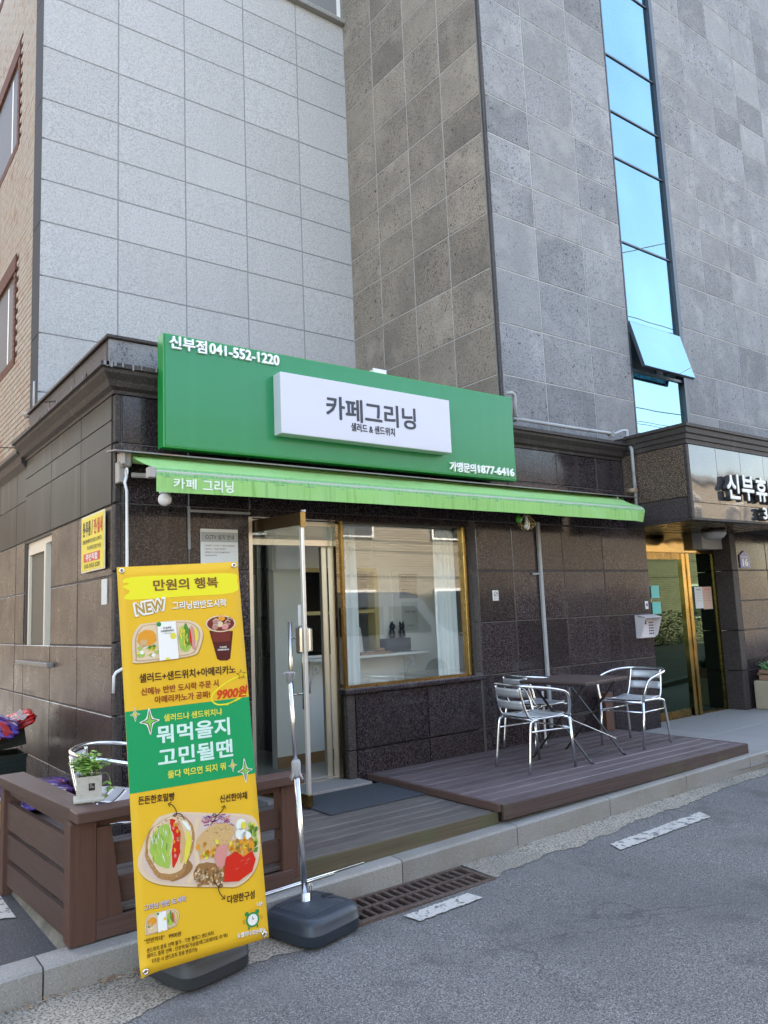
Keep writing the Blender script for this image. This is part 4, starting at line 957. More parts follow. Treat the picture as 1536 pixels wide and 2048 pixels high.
cr.tube([(1.86, 5.56, 2.77), (1.845, 5.555, 2.72), (1.858, 5.55, 2.66), (1.86, 5.55, 2.2), (1.86, 5.55, 1.44), (1.855, 5.56, 1.41), (1.79, 5.57, 1.375), (1.775, 5.57, 1.35), (1.772, 5.57, 1.235)], .011, n=8)
cr.build('crank_rod', WHITEM, aw)
m = MB(); m.prism([(5.745, 2.985), (5.53, 2.955), (5.53, 2.945), (5.745, 2.975)], lambda p: (1.77, *p), lambda p: (7.96, *p)); m.build('flashing', FLASH, shop)
# camera dome and wire lamp below the awning
sc_ = empty('security_camera', (2.045, 5.3, 2.6), 'white ball security camera hanging under the left end of the awning', 'camera')
m = MB(); m.lathe([(.04, 0), (.042, .03), (.04, .035)], (2.045, 5.3, 2.615), 20); m.tube([(2.045, 5.3, 2.65), (2.045, 5.3, 2.76)], .01); m.build('mount', WHITEM, sc_)
m = MB(); m.smooth = True; bmesh.ops.create_uvsphere(m.bm, u_segments=24, v_segments=16, radius=.048, matrix=Matrix.Translation((2.045, 5.3, 2.572)))
for f_ in m.bm.faces: f_.smooth = True
m.build('ball', WHITEM, sc_)
m = MB(); m.tube([(2.045+.049*math.cos(a_)*.9, 5.3-.049*abs(math.sin(a_))*.4-.022, 2.572+.046*math.sin(a_)) for a_ in [k*math.pi/14-math.pi/2 for k in range(9)]], .0035, n=5); m.build('slit', DARKI, sc_)
wl = empty('wire_lamp', (5.80, 5.35, 2.6), 'geometric gold wire pendant lamp with white bulb under the awning', 'lamp')
m = MB(); T = (5.80, 5.35, 2.66); n6 = [(5.80+.095*math.cos(a_*math.pi/3), 5.35+.095*math.sin(a_*math.pi/3), 2.53) for a_ in range(6)]; n6b = [(5.80+.04*math.cos(a_*math.pi/3+.5), 5.35+.04*math.sin(a_*math.pi/3+.5), 2.475) for a_ in range(6)]
for k in range(6): m.tube([T, n6[k]], .003, n=5); m.tube([n6[k], n6[(k+1) % 6]], .003, n=5); m.tube([n6[k], n6b[k]], .003, n=5); m.tube([n6[k], n6b[k-1]], .003, n=5)
m.tube([T, (5.80, 5.35, 2.77)], .004, n=5); m.build('wire_cage', BRASSL, wl)
m = MB(); m.smooth = True; m.lathe([(.012, .06), (.014, .04), (.03, .015), (.034, -.01), (.02, -.036), (.004, -.042)], (5.80, 5.35, 2.515), 18); m.build('bulb', BULB, wl)
m = MB(); m.lathe([(.018, 0), (.018, .05)], (5.80, 5.35, 2.57), 12); m.build('socket', WHITEM, wl)
m = MB(); m.smooth = True; bmesh.ops.create_uvsphere(m.bm, u_segments=12, v_segments=8, radius=.036, matrix=Matrix.Translation((5.67, 5.33, 2.575))@Matrix.Diagonal((1, .8, 1.1, 1)))
m.tube([(5.67, 5.33, 2.6), (5.67, 5.33, 2.75)], .003, n=5); m.build('hanging_ornament', M('green_glass_ornament', (.06, .30, .03), rough=.15), label='small green ball ornament hanging beside the wire lamp', cat='ornament')

# ================================================================== PIPES
pi_ = empty('conduit_pipe', (7, 5.68, 3.7), 'grey conduit pipe running along the cornice and down beside the canopy', 'pipe')
m = MB(); m.tube([(5.88, 5.60, 3.955), (5.97, 5.60, 3.975), (6.02, 5.61, 3.96), (6.035, 5.62, 3.90), (6.04, 5.64, 3.74)], .020)
m.tube([(6.02, 5.645, 3.712), (7.0, 5.66, 3.722), (7.78, 5.67, 3.735), (7.93, 5.66, 3.79), (8.02, 5.66, 3.80)], .020)
m.tube([(8.00, 5.655, 3.80), (8.00, 5.655, 3.60), (8.01, 5.64, 3.55), (8.07, 5.62, 3.54), (8.09, 5.61, 3.50)], .022); m.build('pipe', PIPE, pi_)
m = MB(); m.tube([(7.925, 5.55, 3.55), (7.925, 5.55, 3.50), (7.925, 5.55, 2.72)], .020); m.tube([(7.925, 5.55, 2.72), (7.99, 5.55, 2.70)], .015)
m.tube([(8.02, 5.62, 3.57), (7.95, 5.58, 3.57), (7.925, 5.55, 3.53)], .022); m.build('downpipe', PIPE, pi_)
for xq in (6.06, 7.70): 
    m = MB(); m.box(xq, xq+.02, 5.63, 5.70, 3.69, 3.76); m.tube([(xq+.01, 5.63, 3.725), (xq+.01, 5.72, 3.725)], .012); m.build('pipe_clip', PIPE, pi_)
m = MB(); m.tube([(7.87, 5.62, 3.035), (7.87, 5.50, 3.03)], .03, n=14); m.build('pipe_stub', M('brass_stub', (.30, .22, .15), rough=.5), pi_)
cp = MB(); cp.box(6.36, 6.40, FY-.035, FY-.003, .45, 2.62, bev=.004); cp.build('conduit', PIPE, label='straight grey conduit up the brown wall behind the table', cat='conduit')
m = MB(); m.tube([(6.26, FY-.012, 2.06), (6.36, FY-.02, 2.06)], .012); m.build('junction', PIPE, bpy.data.objects['conduit'])
wq = MB(); wq.box(2.398, 2.416, FY-.018, FY-.003, 2.262, 2.60); wq.box(2.416, 2.935, FY-.018, FY-.003, 2.555, 2.575); wq.build('cable_duct', M('grey_trunking', (.30, .30, .30), rough=.5), label='thin grey cable trunking on the wall left of the door', cat='cable duct')

# ================================================================== DECKS
rd_ = empty('raised_deck', (5.7, 4.9, .3), 'raised dark wooden deck carrying the table and three chairs', 'deck')
DX0, DX1, DY0 = 4.045, 7.30, 4.13
nP = 11; pw = (5.745-DY0)/nP
pm = MB(); pm.box(-(DX1-DX0)/2, (DX1-DX0)/2, -pw/2+.0045, pw/2-.0045, -.028, 0, bev=.006); pm = pm.mesh('plank', DECKW)
for k in range(nP): inst('plank', pm, ((DX0+DX1)/2+.01+random.uniform(-.003, .003), DY0+.012+pw*(k+.5), .332+random.uniform(-.0008, .0008)), 0, rd_)
gr = MB()
for k in range(nP):
    for j in range(1, 5):
        y = DY0+.012+pw*k+j*pw/5; gr.box(DX0+.02, DX1-.01, y-.0012, y+.0012, .3315, .3332)
gr.build('plank_ribs', DECKW, rd_)['kind'] = 'stuff'
m = MB(); m.box(DX0-.008, DX1+.012, DY0-.018, DY0+.008, .232, .334, bev=.003); m.build('fascia', FASC, rd_)
m = MB(); m.box(DX0-.03, DX0+.0, DY0+.01, 5.745, .283, .338, bev=.003); m.build('edge_board', RAILY, rd_)
m = MB(); m.box(DX1, DX1+.022, DY0+.01, 5.74, .235, .333, bev=.003); m.build('edge_board', RAILY, rd_)
m = MB(); m.box(DX0+.03, DX1-.03, DY0+.05, 5.70, .15, .30); m.build('joists', FASC, rd_)
ld = empty('low_deck', (2.6, 4.8, .28), 'lower weathered grey deck in front of the cafe door', 'deck')
LXa, LXb, LYa = 1.22, 4.012, 4.20
nP2 = 12; pw2 = (5.72-LYa)/nP2
pm = MB(); pm.box(-(LXb-LXa)/2, (LXb-LXa)/2, -pw2/2+.005, pw2/2-.005, -.028, 0, bev=.006); pm = pm.mesh('plank', DECKL)
for k in range(nP2):
    if k >= 11: continue
    inst('plank', pm, ((LXa+LXb)/2+random.uniform(-.004, .004), LYa+pw2*(k+.5), .282+random.uniform(-.0015, .0015)), 0, ld)
gr = MB()
for k in range(nP2-1):
    for j in range(1, 6):
        y = LYa+pw2*k+j*pw2/6; gr.box(LXa+.01, LXb-.01, y-.0015, y+.0015, .2815, .2836)
gr.build('plank_ribs', DECKL, ld)['kind'] = 'stuff'
m = MB(); m.box(2.36, 4.035, LYa-.028, LYa-.004, .178, .281, bev=.003); m.build('fascia', FASCG, ld)
m = MB(); m.box(1.30, 3.95, 4.26, 5.6, .12, .25); m.build('joists', FASC, ld)
# side deck along the alley wall
sdk = empty('side_deck', (1.5, 7, .28), 'narrow deck along the side wall under the delivery bags', 'deck')
pm = MB(); pm.box(-.08, .08, -1.9, 1.9, -.028, 0, bev=.004); pm = pm.mesh('plank', M('side_deck_wood', (.115, .09, .082), rough=.6, var=.15, grain='y', gcol=(.05, .038, .035)))
for k in range(4): inst('plank', pm, (1.245+.168*k-.0, 5.72+1.95, .281), 0, sdk)
m = MB(); m.box(1.14, 1.163, 5.45, 9.6, .17, .283); m.build('fascia', RAILY, sdk)
m = MB(); m.prism([(1.165, .11), (1.83, .11), (1.83, .245), (1.165, .245)], lambda p: (p[0], 5.6, p[1]), lambda p: (p[0], 9.6, p[1])); m.build('concrete_base', BASEC, sdk)
m = MB(); m.prism([(1.10, .10), (1.215, .10), (1.215, .245), (1.20, .245)], lambda p: (p[0], 4.22, p[1]), lambda p: (p[0], 5.44, p[1])); m.build('concrete_base', BASEC, ld)
# door mat and the metal rods
m = MB(); m.box(3.12, 4.0, 4.94, 5.545, .2845, .295, bev=.003); m.build('door_mat', MATR, label='black bristle door mat on the deck in front of the door', cat='door mat')
rg_ = 'thin metal rods on the kerb'
for i, (p, q, lab) in enumerate((((1.9, 4.12, kt(1.9)+.010), (2.86, 4.165, kt(2.86)+.010), 'thin grey metal rod on the kerb, the longer one nearer the deck'), ((1.9, 4.10, kt(1.9)+.010), (2.62, 4.13, kt(2.62)+.010), 'thin grey metal rod on the kerb, the shorter one nearer the street'))):
    m = MB(); m.tube([p, q], .006, n=8); m.build('metal_rod', ALU, label=lab, cat='rod', group=rg_)
# rails
fe = empty('wooden_fence', (1.2, 4.3, .2), 'low brown wooden railing with wide slats around the left deck corner', 'fence')
m = MB(); m.prism([(1.115, .166), (1.24, .166), (1.30, .30), (1.235, .735), (1.115, .735)][0:2]+[(1.24, .735), (1.115, .735)], lambda p: (p[0], 4.155, p[1]), lambda p: (p[0], 4.26, p[1])); m.build('post', RAILZ, fe)
m = MB(); m.prism([(1.243, .262), (1.375, .262), (1.315, .70), (1.243, .70)], lambda p: (p[0], 4.158, p[1]), lambda p: (p[0], 4.188, p[1])); m.build('tapered_board', RAILZ, fe)
for x0, x1, y0, y1, zb in ((1.055, 1.155, 5.40, 5.50, .10), (2.30, 2.405, 4.17, 4.27, .20)):
    m = MB(); m.box(x0, x1, y0, y1, zb, .735, bev=.004); m.build('post', RAILZ, fe)
m = MB(); m.box(1.13, 2.42, 4.10, 4.235, .742, .798, bev=.006); m.build('top_rail', RAILX, fe)
m = MB(); m.prism([(1.135, 4.237), (1.265, 4.237), (1.20, 5.56), (1.035, 5.56)], lambda p: (p[0], p[1], .742), lambda p: (p[0], p[1], .796)); m.build('top_rail', RAILY, fe)
m = MB(); m.box(1.24, 2.30, 4.19, 4.235, .70, .741); m.build('rail', RAILX, fe)
m = MB(); m.box(1.243, 2.36, 4.155, 4.186, .168, .260, bev=.003); m.build('slat', RAILX, fe)
for z0, z1 in ((.49, .60), (.305, .43)):
    m = MB(); m.box(1.24, 2.31, 4.20, 4.232, z0, z1, bev=.004); m.build('slat', RAILX, fe)
for z0, z1 in ((.500, .655), (.335, .470), (.175, .30)):
    m = MB(); m.prism([(0, z0), (.03, z0), (.03, z1), (0, z1)], lambda p: (1.13+p[0], 4.255, p[1]), lambda p: (1.075+p[0], 5.42, p[1])); m.build('slat', RAILY, fe)
m = MB(); m.prism([(0, .70), (.05, .70), (.05, .741), (0, .741)], lambda p: (1.14+p[0], 4.25, p[1]), lambda p: (1.085+p[0], 5.42, p[1])); m.build('rail', RAILY, fe)
m = MB(); m.box(7.13, 7.26, 5.60, 5.70, .334, .745, bev=.004); m.build('wooden_stump_post', RAILZ, label='short square brown wooden post standing by the wall behind the right chair', cat='post')

# ================================================================== CHAIRS, TABLE
def arc(pts, n=6):
    """Catmull-Rom through the points"""
    P_ = [Vector(p) for p in pts]; P_ = [P_[0]*2-P_[1]]+P_+[P_[-1]*2-P_[-2]]; out = []
    for i in range(1, len(P_)-2):
        for k in range(n):
            t = k/n; a, b, c, d = P_[i-1:i+3]
            out.append(.5*((2*b)+(-a+c)*t+(2*a-5*b+4*c-d)*t*t+(-a+3*b-3*c+d)*t**3))
    out.append(P_[-2]); return out
def make_chair():
    t = empty('chair')
    m = MB()
    half = [(.225, .235, .43), (.215, .265, .55), (.17, .285, .635), (.05, .295, .672), (-.12, .275, .70), (-.235, .17, .715), (-.265, 0, .718)]
    loop = half+[(x, -y, z) for x, y, z in half[-2::-1]]
    m.tube(arc(loop, 6), .0125, n=10); m.build('arm_loop', ALU, t, centre=False)
    for s in (-1, 1):
        m = MB(); m.tube([(.262, .232*s, 0), (.225, .235*s, .43)], .0125, n=10); m.build('leg', ALU, t, centre=False)
        m = MB(); m.tube(arc([(-.235, .225*s, 0), (-.19, .213*s, .36), (-.165, .21*s, .415), (-.11, .209*s, .428)], 4), .0125, n=10); m.build('leg', ALU, t, centre=False)
        m = MB(); m.tube(arc([(.20, .195*s, .437), (-.10, .190*s, .432), (-.165, .182*s, .45), (-.200, .178*s, .50), (-.232, .170*s, .62), (-.243, .163*s, .705)], 5), .010, n=8); m.build('back_post', ALU, t, centre=False)
        m = MB(); m.tube([(.238, .232*s, .335), (-.19, .215*s, .335)], .008, n=8); m.build('stretcher', ALU, t, centre=False)
    m = MB(); m.tube([(.225, .235, .425), (.22, -.235, .425)], .0115, n=8); m.tube([(-.14, .21, .425), (-.14, -.21, .425)], .010, n=8); m.build('seat_frame', ALU, t, centre=False)
    m = MB(); m.tube([(.236, .232, .335), (.236, -.232, .335)], .008, n=8); m.build('stretcher', ALU, t, centre=False)
    for k in range(5):
        x0 = -.165+k*.078
        m = MB(); m.smooth = True
        def sf(u, v, x0=x0):
            x = x0+.068*u; zz = .447-.012*math.sin(u*math.pi)*0+ .010*math.sin((x+.165)/.39*math.pi*2.0+1.2) - .008*(1-(2*v-1)**2)
            return (x, -.20+.40*v, zz)
        m.grid(sf, 4, 6)
        m.build('seat_slat', ALUSL, t, centre=False)
    for z0, z1 in ((.515, .585), (.618, .690)):
        m = MB(); m.smooth = True
        m.grid(lambda u, v: (-.205-.19*(z0+(z1-z0)*v-.5)*1.0-.028*math.sin(u*math.pi), -.172+.344*u, z0+(z1-z0)*v), 8, 3)
        m.build('back_slat', ALUSL, t, centre=False)
    return t
for me_ in ():
    pass
ch0 = make_chair()
for c_ in ch0.children:
    if c_.name.startswith(('seat_slat', 'back_slat')):
        md = c_.modifiers.new('thickness', 'SOLIDIFY'); md.thickness = .0025
cg = 'aluminium bistro chairs'
spots = [((5.165, 4.865, .335), R(-7), 'aluminium armchair on the raised deck, left of the table and nearest the street'),
         ((5.86, 5.46, .335), R(-4), 'aluminium armchair on the raised deck, behind the table against the wall'),
         ((6.69, 4.90, .335), R(184), 'aluminium armchair on the raised deck, right of the table near the entrance'),
         ((1.55, 4.72, .283), R(-30), 'aluminium armchair behind the wooden railing and the yellow banner')]
for i, (p, a_, lab) in enumerate(spots):
    o = ch0 if i == 0 else copy_tree(ch0)
    o.location = p; o.rotation_euler = (0, 0, a_); tag(o, lab, 'chair', cg)
tb = empty('folding_table', (0, 0, 0), 'square brown slatted folding table on the raised deck between the chairs', 'table')
m = MB(); m.box(-.35, .35, -.35, .35, .672, .684); tf = m.build('top_frame', DKMET, tb, centre=False)
for k in range(8):
    m = MB(); m.box(-.355+.0895*k, -.355+.0895*k+.0865, -.355, .355, .684, .702, bev=.003); m.build('top_slat', TABLEW, tb, centre=False)
for s in (-1, 1):
    for d in (-1, 1):
        m = MB(); x = s*.27+(0.014*d)
        a0, b0 = Vector((x, .29*d, .675)), Vector((x, -.29*d, .012)); dd = b0-a0; rt = dd.to_track_quat('Z', 'X').to_matrix()
        m.obox((a0+b0)/2, (.010, .026, dd.length), Matrix.Rotation(0, 3, 'X') @ rt); m.tube([(x, -.285*d, .008), (x, -.315*d, .006)], .008, n=6); m.build('leg', DKMET, tb, centre=False)
for d in (-1, 1):
    m = MB(); m.tube([(-.27, .27*d, .075), (.27, .27*d, .075)], .005, n=6); m.build('cross_bar', DKMET, tb, centre=False)
    m = MB(); m.tube([(-.27, .03*d, .37), (.27, .03*d, .37)], .006, n=6); m.build('cross_bar', DKMET, tb, centre=False)
m = MB(); m.tube([(-.26, .05, .42), (.262, -.24, .14)], .006, n=6); m.build('stay', ALU, tb, centre=False)
tb.location = (5.80, 4.90, .335); tb.rotation_euler = (0, 0, R(7))
m = MB(); m.box(6.08, 6.10, 5.55, 5.56, .335, .86); m.build('white_strip', WHITEM, label='upright white metal strip leaning behind the table', cat='strip')

# ================================================================== PLANTER, PLANTS
def leaf_quad(mb_, p, d, up, L, W):
    d = d.normalized(); side = d.cross(up).normalized(); nrm = side.cross(d)
    a = p; b = p+d*L*.30+side*W*.42-nrm*L*.03; c = p+d*L*.65+side*W*.5-nrm*L*.05; e = p+d*L-nrm*L*.14; f = p+d*L*.65-side*W*.5-nrm*L*.05; g = p+d*L*.30-side*W*.42-nrm*L*.03
    m1 = p+d*L*.35+nrm*L*.05; m2 = p+d*L*.7+nrm*L*.02
    v = [mb_.bm.verts.new(x) for x in (a, b, c, e, f, g, m1, m2)]
    for q in ((0, 1, 6), (1, 2, 7, 6), (2, 3, 7), (3, 4, 7), (4, 5, 6, 7), (5, 0, 6)): mb_._fin([mb_.bm.faces.new([v[i] for i in q])])
pt = empty('potted_plant', (1.262, 4.36, .797), 'small cement pot of bright green leaves on the railing corner', 'potted plant')
PC = Vector((1.262, 4.36, .797)); pr = Matrix.Rotation(R(-14), 3, 'Z')
m = MB(); m.obox(PC+Vector((0, 0, .010)), (.150, .135, .018), pr, .004); m.build('saucer', POT, pt)
m = MB(); bmc = bmesh.ops.create_cube(m.bm, size=1, matrix=Matrix.Translation(PC+Vector((0, 0, .075)))@pr.to_4x4()@Matrix.Diagonal((.122, .108, .112, 1)))
topf = max(m.bm.faces, key=lambda f: f.calc_center_median().z); r_ = bmesh.ops.inset_region(m.bm, faces=[topf], thickness=.008); bmesh.ops.translate(m.bm, verts=topf.verts[:], vec=(0, 0, -.012))
m.build('pot', POT, pt)
m = MB(); m.obox(PC+Vector((0, 0, .118)), (.10, .088, .006), pr); m.build('soil', SOIL, pt)
fr_ = pr @ Vector((0, -1, 0)); rt_ = pr @ Vector((1, 0, 0))
m = MB(); m.obox(PC+fr_*.0545+rt_*.012+Vector((0, 0, .077)), (.030, .0015, .036), pr); lb = m.build('pot_label', BLKP, pt)
place(text_mesh('The\nGreen', .020, .016, 0, .0, LETW), 'lettering', PC+fr_*.0558+rt_*.012+Vector((0, 0, .082)), rt_, (0, 0, 1), lb)
m = MB(); random.seed(11)
stems = MB()
for s in range(26):
    a_ = random.uniform(0, 6.28); lean = random.uniform(.05, .85); h_ = random.uniform(.06, .15)
    base = PC+Vector((random.uniform(-.035, .035), random.uniform(-.03, .03), .12))
    tip = base+Vector((math.cos(a_)*lean*.11, math.sin(a_)*lean*.09, h_*(1-.35*lean)))
    mid = (base+tip)/2+Vector((0, 0, .012)); stems.tube([base, mid, tip], .0016, n=4)
    for k in range(9):
        t = random.uniform(.35, 1); p = base.lerp(tip, t); b_ = random.uniform(0, 6.28)
        d = Vector((math.cos(b_), math.sin(b_), random.uniform(-.25, .6)))
        leaf_quad(m, p, d, Vector((0, 0, 1)), random.uniform(.026, .048), random.uniform(.018, .030))
for (dx, dy, dz) in ((.085, -.02, .03), (.10, -.02, .0), (.09, -.01, -.04)):   # trailing stem on the right
    for k in range(3): leaf_quad(m, PC+Vector((dx, dy, dz+.06)), Vector((random.uniform(-1, 1), random.uniform(-1, 1), -.3)), Vector((0, 0, 1)), .035, .024)
stems.tube(arc([PC+Vector((.04, 0, .12)), PC+Vector((.085, -.01, .13)), PC+Vector((.105, -.02, .08)), PC+Vector((.092, -.02, .03))], 4), .0018, n=4)
m.build('foliage', LEAF, pt)['kind'] = 'stuff'; stems.build('stems', LEAF, pt)['kind'] = 'stuff'
# planter right of the entrance
pl = empty('stone_planter', (11.0, 5.45, .22), 'tan concrete trough planter with grassy leaves at the right edge', 'planter')
m = MB(); m.box(10.42, 11.7, 5.32, 5.70, .222, .60, bev=.02, seg=2); m.build('trough', TROUGH, pl)
m = MB(); m.box(10.50, 11.6, 5.38, 5.66, .60, .74, bev=.01); m.box(10.50, 11.6, 5.36, 5.68, .665, .70, bev=.01); m.build('pot', M('terracotta_box', (.32, .19, .12), rough=.8), pl)
m = MB()
for k in range(420):
    p = Vector((random.uniform(10.5, 11.6), random.uniform(5.38, 5.66), .73)); a_ = random.uniform(0, 6.28)
    leaf_quad(m, p, Vector((math.cos(a_)*.7, math.sin(a_)*.7, random.uniform(.5, 1.6))), Vector((0, 0, 1)), random.uniform(.08, .17), .012)
m.build('grass', LEAFD, pl)['kind'] = 'stuff'

# ================================================================== CRATE AND BAGS by the side wall
def crate(loc, rx=0, rz=0, lab=''):
    t = empty('plastic_crate', (0, 0, 0), lab, 'crate', 'black plastic crates')
    W_, D_, H_ = .62, .40, .175
    m = MB(); m.box(-W_/2, W_/2, -D_/2, D_/2, 0, .015); m.build('base', CRATE, t, centre=False)
    m = MB(); m.box(-W_/2-.01, W_/2+.01, -D_/2-.01, -D_/2+.012, H_-.03, H_); m.box(-W_/2-.01, W_/2+.01, D_/2-.012, D_/2+.01, H_-.03, H_); m.box(-W_/2-.01, -W_/2+.012, -D_/2+.012, D_/2-.012, H_-.03, H_); m.box(W_/2-.012, W_/2+.01, -D_/2+.012, D_/2-.012, H_-.03, H_); m.build('rim', CRATE, t, centre=False)
    for yy in (-D_/2, D_/2-.008):
        m = MB(); m.box(-W_/2, W_/2, yy+.003, yy+.006, .015, H_-.03)
        for k in range(9): x = -W_/2+k*(W_-.010)/8; m.box(x, x+.010, yy-.002, yy+.008, .015, H_-.03)
        for k in range(1, 4): m.box(-W_/2, W_/2, yy-.003, yy+.009, .038*k, .038*k+.008)
        m.build('side', CRATE, t, centre=False)
    for xx in (-W_/2, W_/2-.008):
        m = MB(); m.box(xx+.003, xx+.006, -D_/2+.01, D_/2-.01, .015, H_-.03)
        for k in range(6): y = -D_/2+.01+k*(D_-.03)/5; m.box(xx-.002, xx+.008, y, y+.010, .015, H_-.03)
        m.build('side', CRATE, t, centre=False)
    t.location = loc; t.rotation_euler = (rx, 0, rz); return t
crate((1.37, 7.85, .440), 0, R(-3), 'black plastic crate beside the side wall, the lower of the stack')
crate((1.38, 7.86, .650), R(0), R(-5), 'black plastic crate tilted on top of the stack, filled with bags').rotation_euler = (0, R(-8), R(-5))
def bag(c, size, rz, mat, lab, seed, ry=0):
    random.seed(seed); m = MB(); m.smooth = True
    bmesh.ops.create_cube(m.bm, size=1); bmesh.ops.subdivide_edges(m.bm, edges=m.bm.edges[:], cuts=17, use_grid_fill=True)
    from mathutils import noise as nz
    for v in m.bm.verts:
        p = v.co.copy(); r = 1-.55*(abs(p.x)*2)**4*.5-.0; q = 1-.5*(abs(p.y)*2)**4*.6
        v.co = Vector((p.x*size[0], p.y*size[1], p.z*size[2]*r*q))
        v.co += nz.noise_vector(Vector((p.x*3+seed, p.y*3, p.z*3)))*.025
        rdg = sum((1-abs(nz.noise(Vector((p.x*f+seed*3, p.y*f, p.z*f*.6)))*2.2))*a for f, a in ((5, .030), (11, .016), (21, .008)))
        v.co += v.co.normalized()*(rdg-.03)
    for f_ in m.bm.faces: f_.smooth = True
    o = m.build('delivery_bag', mat, centre=False, label=lab, cat='bag', group='insulated delivery bags'); o.location = c; o.rotation_euler = (0, ry, rz); return o
bag((1.20, 7.42, .985), (.72, .42, .17), R(-10), BAGP, 'purple delivery bag on top of the crates', 3, R(22))
rb = bag((1.44, 7.62, .845), (.56, .40, .13), R(-6), BAGR, 'red delivery bag with white lettering squeezed under the purple one', 5, R(-22))
place(text_mesh('coupang', .42, .10, 0, .02, LETW), 'lettering', (1.46, 7.345, .845), (math.cos(R(22)), .1, math.sin(R(22))), (-math.sin(R(22)), -.3, math.cos(R(22))), rb)
bag((1.42, 6.95, .39), (.85, .6, .17), R(-8), BAGP, 'crumpled purple delivery bag lying on the side deck', 9)
bag((1.20, 6.45, .35), (.16, .20, .16), 0, BAGY, 'small yellow bag hanging at the edge of the side deck', 12)
m = MB(); m.obox((1.30, 7.645, .735), (.22, .004, .10), Matrix.Rotation(R(-8), 3, 'Y')); m.build('shipping_label', PAPER, label='white shipping label stuck on the upper black crate', cat='label')
m = MB(); m.box(1.10, 1.19, 7.50, 7.58, .44, .58); m.build('white_tub', WHITEM, label='small white tub beside the lower black crate', cat='tub')

# ================================================================== BANNER STAND
BLp = Vector((1.25929597, 3.58656093, 0.18098281)); BU = Vector((.99219236, -.11756884, .04161598)); BV = Vector((-.03219316, .08093968, .99619896)); BN = BU.cross(BV)
bn_ = empty('banner_stand', (1.63, 3.88, .02), 'tall yellow and green cafe menu banner on a stand at the kerb', 'banner')
PRM = {}
def pm_(name, c, rough=.42):
    if name not in PRM: PRM[name] = M('print_'+name, c, rough=.5, spec=.3, shift=False)
    return PRM[name]
for nme, c in dict(yellow=(.76, .45, .020), green=(.004, .30, .095), hl=(.80, .72, .02), brown=(.22, .095, .02), gold=(.45, .28, .05), white=(.82, .80, .74), dark=(.060, .022, .010), red_brown=(.30, .055, .012),
                   red=(.62, .05, .008), lemon=(.74, .70, .07), pale=(.62, .80, .72), cream=(.72, .55, .36), creamd=(.50, .33, .18), cola=(.075, .008, .006), colab=(.16, .02, .012), ice=(.45, .22, .17), orange=(.72, .30, .02),
                   leafl=(.34, .50, .08), leafd=(.08, .24, .03), tomato=(.60, .02, .006), pink=(.62, .26, .22), purple=(.20, .02, .22), crust=(.42, .22, .08), eggw=(.78, .80, .72), eggy=(.72, .62, .06), chick=(.60, .38, .16), nut=(.30, .15, .05), black=(.012, .010, .008), clockg=(.02, .24, .06), traybg=(.66, .50, .40), shade=(.42, .24, .015), lilac=(.60, .56, .68), spark=(.22, .50, .09)).items(): pm_(nme, c)
def bw(u, v, l=0): return BLp+BU*u+BV*v+BN*(.0011*l+.001)
m = MB()
def bsheet(u, v):
    curl = max(0, .10-math.hypot(u*.6, v*1.8))/.10
    p = BLp+BU*(u*.6)+BV*(v*1.8)
    return p+BN*(.030*curl**2)
m.smooth = True; m.grid(bsheet, 14, 42); sheet = m.build('banner_sheet', M('banner_vinyl', (.76, .45, .020), rough=.5, spec=.3, shift=False, bump=(700, .10, .0006), wave=(2, .12, .01)), bn_)
md = sheet.modifiers.new('thickness', 'SOLIDIFY'); md.thickness = .0008; md.offset = -1
def bflat(pts, lay, mat, name='printed_shape'):
    m = MB(); vs = [m.bm.verts.new(bw(u, v, lay)) for u, v in pts]; f = m.bm.faces.new(vs); bmesh.ops.triangulate(m.bm, faces=[f]); return m.build(name, PRM[mat], bn_)
def spl(pts, n=5, closed=True):
    P_ = [Vector((*p, 0)) for p in pts]; out = []; N_ = len(P_)
    for i in range(N_ if closed else N_-1):
        g = (lambda j: P_[j % N_]) if closed else (lambda j: P_[max(0, min(N_-1, j))])
        a, b, c, d = g(i-1), g(i), g(i+1), g(i+2)
        for k in range(n):
            t = k/n; q = .5*((2*b)+(-a+c)*t+(2*a-5*b+4*c-d)*t*t+(-a+3*b-3*c+d)*t**3); out.append((q.x, q.y))
    if not closed: out.append(tuple(pts[-1]))
    return out
def ell(cx, cy, a, b, ang=0, n=20): return [(cx+a*math.cos(t)*math.cos(ang)-b*math.sin(t)*math.sin(ang), cy+a*math.cos(t)*math.sin(ang)+b*math.sin(t)*math.cos(ang)) for t in [2*math.pi*k/n for k in range(n)]]
def bline(pts, w_, lay, mat, name='printed_line'):
    pts = [Vector(p) for p in pts]; m = MB(); L_, R_ = [], []
    for i, p in enumerate(pts):
        t = (pts[min(i+1, len(pts)-1)]-pts[max(i-1, 0)]).normalized(); n = Vector((-t.y, t.x))*w_/2
        L_.append(bw(*(p+n), lay)); R_.append(bw(*(p-n), lay))
    for i in range(len(pts)-1): m.quad(L_[i], R_[i], R_[i+1], L_[i+1])
    return m.build(name, PRM[mat], bn_)
def jit(pts, a): return [(u+random.uniform(-a, a), v+random.uniform(-a, a)) for u, v in pts]
def inset(pts, s, dx=0, dy=0):
    cx = sum(p[0] for p in pts)/len(pts); cy = sum(p[1] for p in pts)/len(pts); return [(cx+(p[0]-cx)*s+dx, cy+(p[1]-cy)*s+dy) for p in pts]
random.seed(21)
bflat([(0.0005, 1.127), (.5995, 1.119), (.5995, .7514), (.0005, .7639)], 1, 'green')
